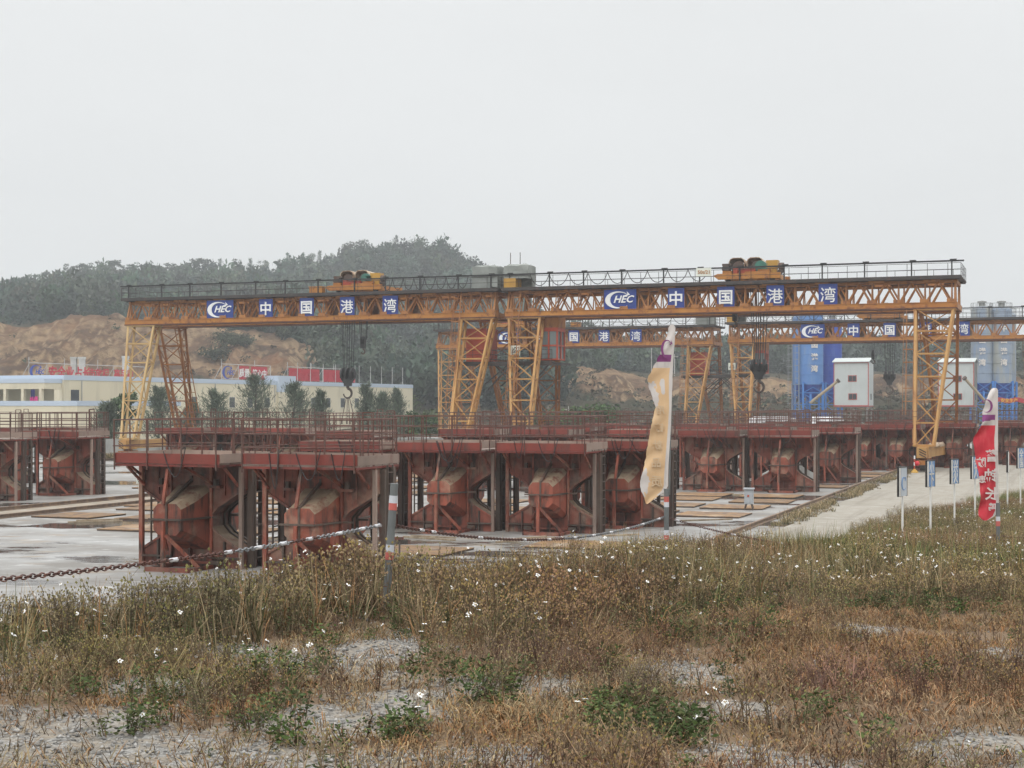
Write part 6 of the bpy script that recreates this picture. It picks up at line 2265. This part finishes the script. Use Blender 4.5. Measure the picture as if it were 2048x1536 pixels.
# 4 green leafy plants
def proto_leafy(h, n, col):
    V, Cc = [], []
    for _ in range(n):
        a = g.random() * 6.283
        z = h * (.15 + .85 * g.random())
        p = np.array([g.normal() * h * .28, g.normal() * h * .28, z])
        d = np.array([math.cos(a), math.sin(a), .25 + .3 * g.normal()])
        v, c = leafq(p, d, .034 * (.6 + .8 * g.random()), .0085, np.asarray(col) * (.6 + .8 * g.random()))
        V += v
        Cc += c
    for _ in range(5):
        a = g.random() * 6.28
        b0 = np.zeros(3)
        t_ = np.array([math.cos(a) * h * .35, math.sin(a) * h * .35, h])
        s = np.array([-math.sin(a), math.cos(a), 0]) * .003
        V += [b0 - s, b0 + s, t_ + s * .5, t_ - s * .5]
        Cc += [np.asarray(BRN)] * 4
    return np.array(V), np.array(Cc)
protos_l = [proto_leafy(.15, 60, c) for c in ((.075, .115, .032), (.095, .130, .042), (.065, .095, .034), (.115, .135, .05))]
GP = [(330, 1270, 70, 22, 70), (150, 1290, 60, 18, 30), (1400, 1240, 70, 25, 130), (1830, 1210, 70, 14, 110), (560, 1230, 70, 22, 70), (1230, 1440, 45, 28, 40), (1370, 1480, 40, 22, 26), (540, 1370, 45, 30, 40), (480, 1225, 60, 20, 40), (1660, 1150, 60, 40, 90),
      (330, 1380, 30, 14, 10), (820, 1455, 16, 14, 7), (770, 1485, 20, 12, 7), (510, 1447, 20, 10, 8), (650, 1340, 30, 14, 12), (900, 1345, 40, 16, 16), (1000, 1390, 40, 22, 20), (150, 1385, 18, 10, 6), (1525, 1265, 24, 10, 12), (1855, 1362, 20, 8, 5), (1030, 1210, 60, 26, 60), (1240, 1180, 60, 30, 60), (1310, 1150, 60, 24, 80),
      (590, 1480, 30, 12, 8), (300, 1470, 30, 10, 8), (20, 1250, 40, 30, 40), (1210, 1330, 30, 12, 8), (1760, 1480, 30, 12, 6), (1640, 1440, 24, 10, 5), (740, 1220, 60, 30, 50), (880, 1200, 50, 30, 40)]
lx, ly = [], []
for px, py, rx, ry, n in GP:
    for _ in range(int(n * .6) + 1):
        a, b_ = px_to_bank(px + g.normal() * rx * 1.0, max(py + g.normal() * ry * 1.0, 1105))
        if 5 < b_ < 45:
            lx.append(a)
            ly.append(b_)
lx, ly = np.array(lx), np.array(ly)
scatter_mesh('leafy_plants', protos_l, lx, ly, .6 + .7 * g.random(len(lx)), .75 + .5 * g.random((len(lx), 1)) * np.ones((1, 3)), 'small green leafy plants among the dry weeds', 'plants')
# scattered singles
N = 1500
x, y = candidates(N, KL, KR, 6.5, 26)
keep = g.random(N) < np.clip((fbm(x, y, 95, 3) - .42) * 3, 0, .6)
x, y = x[keep], y[keep]
scatter_mesh('leafy_plants', protos_l, x, y, .3 + .6 * g.random(len(x)), .7 + .5 * g.random((len(x), 1)) * np.ones((1, 3)), 'scattered green seedlings over the whole bank', 'plants')

# 5 white flowers with yellow centres, and dry tan seed heads
def proto_flower(tilt):
    V, Cc = [], []
    c0 = np.zeros(3)
    up = np.array([math.sin(tilt), 0, math.cos(tilt)])
    e1 = np.array([math.cos(tilt), 0, -math.sin(tilt)])
    e2 = np.array([0, 1.0, 0])
    for k in range(5):
        a = 6.283 * k / 5 + .2 * g.normal()
        d = e1 * math.cos(a) + e2 * math.sin(a)
        s = np.cross(up, d) * .0085
        L_ = .022 * (.8 + .4 * g.random())
        dr = up * (-.004 * g.random())
        V += [c0 + d * .003, c0 + d * L_ * .55 + s + dr, c0 + d * L_ + dr * 2, c0 + d * L_ * .55 - s + dr]
        Cc += [np.array((.80, .80, .78))] * 4
    for ax in ((e1, up), (e2, up), (e1, e2)):
        V += [c0 - ax[0] * .0055 + up * .004, c0 - ax[1] * .005 + up * .004, c0 + ax[0] * .0055 + up * .004, c0 + ax[1] * .005 + up * .004]
        Cc += [np.array((.52, .32, .03))] * 4
    s = np.array([0, .0016, 0])
    V += [c0 - s, c0 + s, c0 + s - np.array([0, 0, .14]), c0 - s - np.array([0, 0, .14])]
    Cc += [np.array((.10, .10, .04))] * 4
    return np.array(V), np.array(Cc)
protos_f = [proto_flower(.15), proto_flower(.5), proto_flower(.9), proto_flower(1.2), proto_flower(-.7)]
M_ = g.random(len(wx)) < (.13 + np.clip((fbm(wx * .55, wy * .55, 101, 3) - .40) * 1.8, 0, .5)) * np.where(wy < 9.5, .6, np.where(wy < 22, 1.0, .7))
fx_, fy_ = wx[M_], wy[M_]
fh = wh[M_] * .55 * 1.25 * (.85 + .3 * g.random(M_.sum()))
fx2, fy2 = [], []
for px, py in ((822, 1460), (836, 1448), (1155, 1420), (1170, 1425), (1230, 1440), (1335, 1455), (1390, 1462), (1360, 1470), (110, 1340), (125, 1348), (240, 1348), (470, 1300), (500, 1315), (285, 1455), (315, 1437), (850, 1400), (840, 1418), (1940, 1505), (1430, 1405), (1415, 1418), (1450, 1420), (775, 1498), (668, 1360), (680, 1350)):
    a, b_ = px_to_bank(px, py + 14)
    fx2.append(a)
    fy2.append(b_)
fx_, fy_, fh = np.concatenate([fx_, fx2]), np.concatenate([fy_, fy2]), np.concatenate([fh, .08 + .08 * g.random(len(fx2))])
fx3, fy3 = [], []
for _ in range(260):
    px = g.uniform(0, 1500)
    py = g.uniform(1215, 1345) if px < 850 else g.uniform(1180, 1330)
    a, b_ = px_to_bank(px, py)
    if vnoise(np.array([a * 1.1]), np.array([b_ * 1.1]), 131)[0] > .40:
        fx3.append(a)
        fy3.append(b_)
fx3, fy3 = np.array(fx3), np.array(fy3)
fx_, fy_, fh = np.concatenate([fx_, fx3]), np.concatenate([fy_, fy3]), np.concatenate([fh, (.16 + .34 * g.random(len(fx3))) * np.clip(.35 + belt(fx3, fy3), 0, 1)])
n = len(fx_)
idx = g.integers(0, 5, n)
rot = g.random(n) * 6.283
z = bank_z(fx_, fy_) + fh
fs_ = np.where(fy_ > 18, 1.05, 1.0) * (.65 + .5 * g.random(n))
VV, CC = [], []
for p, (P, Cc) in enumerate(protos_f):
    m = idx == p
    c, s_ = np.cos(rot[m])[:, None], np.sin(rot[m])[:, None]
    S = fs_[m][:, None]
    VV.append(np.stack([(P[None, :, 0] * c - P[None, :, 1] * s_) * S + fx_[m][:, None], (P[None, :, 0] * s_ + P[None, :, 1] * c) * S + fy_[m][:, None], P[None, :, 2] * S + z[m][:, None]], 2).reshape(-1, 3))
    CC.append(np.tile(Cc, (m.sum(), 1)))
V = np.concatenate(VV)
o = np_mesh('white_flowers', V, np.arange(len(V)).reshape(-1, 4), plant_mat, np.concatenate(CC))
tag(o, 'small white flowers with yellow centres dotted among the weeds', 'flowers', None, 'stuff')

# grass fringe beside the right-hand rail and at the foot of the grey wall
N = 2600
uu = g.uniform(38, 150, N)
vv = -10.05 + g.normal(size=N) * .28
kk = g.random(N) < np.clip((fbm(uu * .25, vv, 111, 3) - .3) * 2.2, 0, 1)
fx_, fy_ = vu(vv[kk], uu[kk])
n2_ = int(1200)
ax_, ay_ = g.uniform(-38, -8, n2_), g.uniform(126.5, 130.6, n2_)
fx_, fy_ = np.concatenate([fx_, ax_]), np.concatenate([fy_, ay_])
P4 = [proto_grass(22, .30, [TAN, TAN2, OLV], .45, .012, .22) for _ in range(4)]
_bz = bank_z
bank_z = lambda a, b_: np.zeros_like(np.asarray(a, float))
scatter_mesh('tall_grass', P4, fx_, fy_, np.where(fy_ > 120, 2.0, .9) * (.6 + .6 * g.random(len(fx_))), .75 + .5 * g.random((len(fx_), 1)) * np.ones((1, 3)), 'thin grass fringe along the crane rail and under the grey wall', 'grass')
bank_z = _bz

# loose stones near the viewer
def stones():
    N = 26000
    x, y = candidates(N, KL, KR, 6.2, 15)
    keep = g.random(N) < np.clip(bare(x, y) * 1.1 + .03, 0, 1)
    x, y = x[keep], y[keep]
    z = bank_z(x, y)
    n = len(x)
    s = (.007 + .013 * g.random(n) ** 2)
    oc = np.array([(1, 0, 0), (0, 1, 0), (-1, 0, 0), (0, -1, 0), (0, 0, .8), (0, 0, -.5)], float)
    V = oc[None] * s[:, None, None] * (.6 + .8 * g.random((n, 6, 1)))
    a = g.random(n) * 6.283
    c, s_ = np.cos(a)[:, None], np.sin(a)[:, None]
    X = V[:, :, 0] * c - V[:, :, 1] * s_ + x[:, None]
    Yv = V[:, :, 0] * s_ + V[:, :, 1] * c + y[:, None]
    V = np.stack([X, Yv, V[:, :, 2] + z[:, None] + .003], 2).reshape(-1, 3)
    tri = np.array([(0, 1, 4), (1, 2, 4), (2, 3, 4), (3, 0, 4), (1, 0, 5), (2, 1, 5), (3, 2, 5), (0, 3, 5)])
    F = (tri[None] + (np.arange(n) * 6)[:, None, None]).reshape(-1, 3)
    base = np.where(g.random((n, 1)) < .75, 1, .6) * np.array([[.31, .30, .285]]) * (.55 + .75 * g.random((n, 1)))
    o = np_mesh('gravel', V, F, plant_mat, np.repeat(base, 6, 0))
    tag(o, 'loose pale grey gravel stones on the bare foreground', 'gravel', None, 'stuff')
stones()
# broken weathered stick standing in the foreground grass
a, b_ = px_to_bank(1646, 1382)
t = empty('broken_stake', (a, b_, float(bank_z(a, b_))))
sk_ = MB()
pts = [(0, 0, -.05), (-.008, 0, .05), (-.02, .01, .11), (-.045, .01, .17), (-.06, 0, .215)]
for i in range(4):
    sk_.tube(pts[i], pts[i + 1], .010 - .001 * i, 7, .009 - .001 * i)
sk_.build('stick', weathered('weathered_wood', (.42, .38, .34), (.20, .16, .13), scale=18, rough=.9, rnd=0), t)
tag(t, 'short pale weathered stick standing up in the brown foreground grass', 'stick')

# ------------------------------------------------------------------ hazy air
hm = bpy.data.materials.new('haze')
hm.use_nodes = True
ht = hm.node_tree
for n in list(ht.nodes):
    ht.nodes.remove(n)
ho = ht.nodes.new('ShaderNodeOutputMaterial')
pv = ht.nodes.new('ShaderNodeVolumePrincipled')
pv.inputs['Color'].default_value = (.93, .97, 1.0, 1)
pv.inputs['Density'].default_value = HAZE_D
pv.inputs['Anisotropy'].default_value = 0.2
ht.links.new(pv.outputs['Volume'], ho.inputs['Volume'])
hz_ = MB().bb(-620, 720, -80, 1250, -2.0, 96).build('haze', hm)
tag(hz_, 'thin grey haze lying over the yard and hills', 'haze', None, 'stuff')
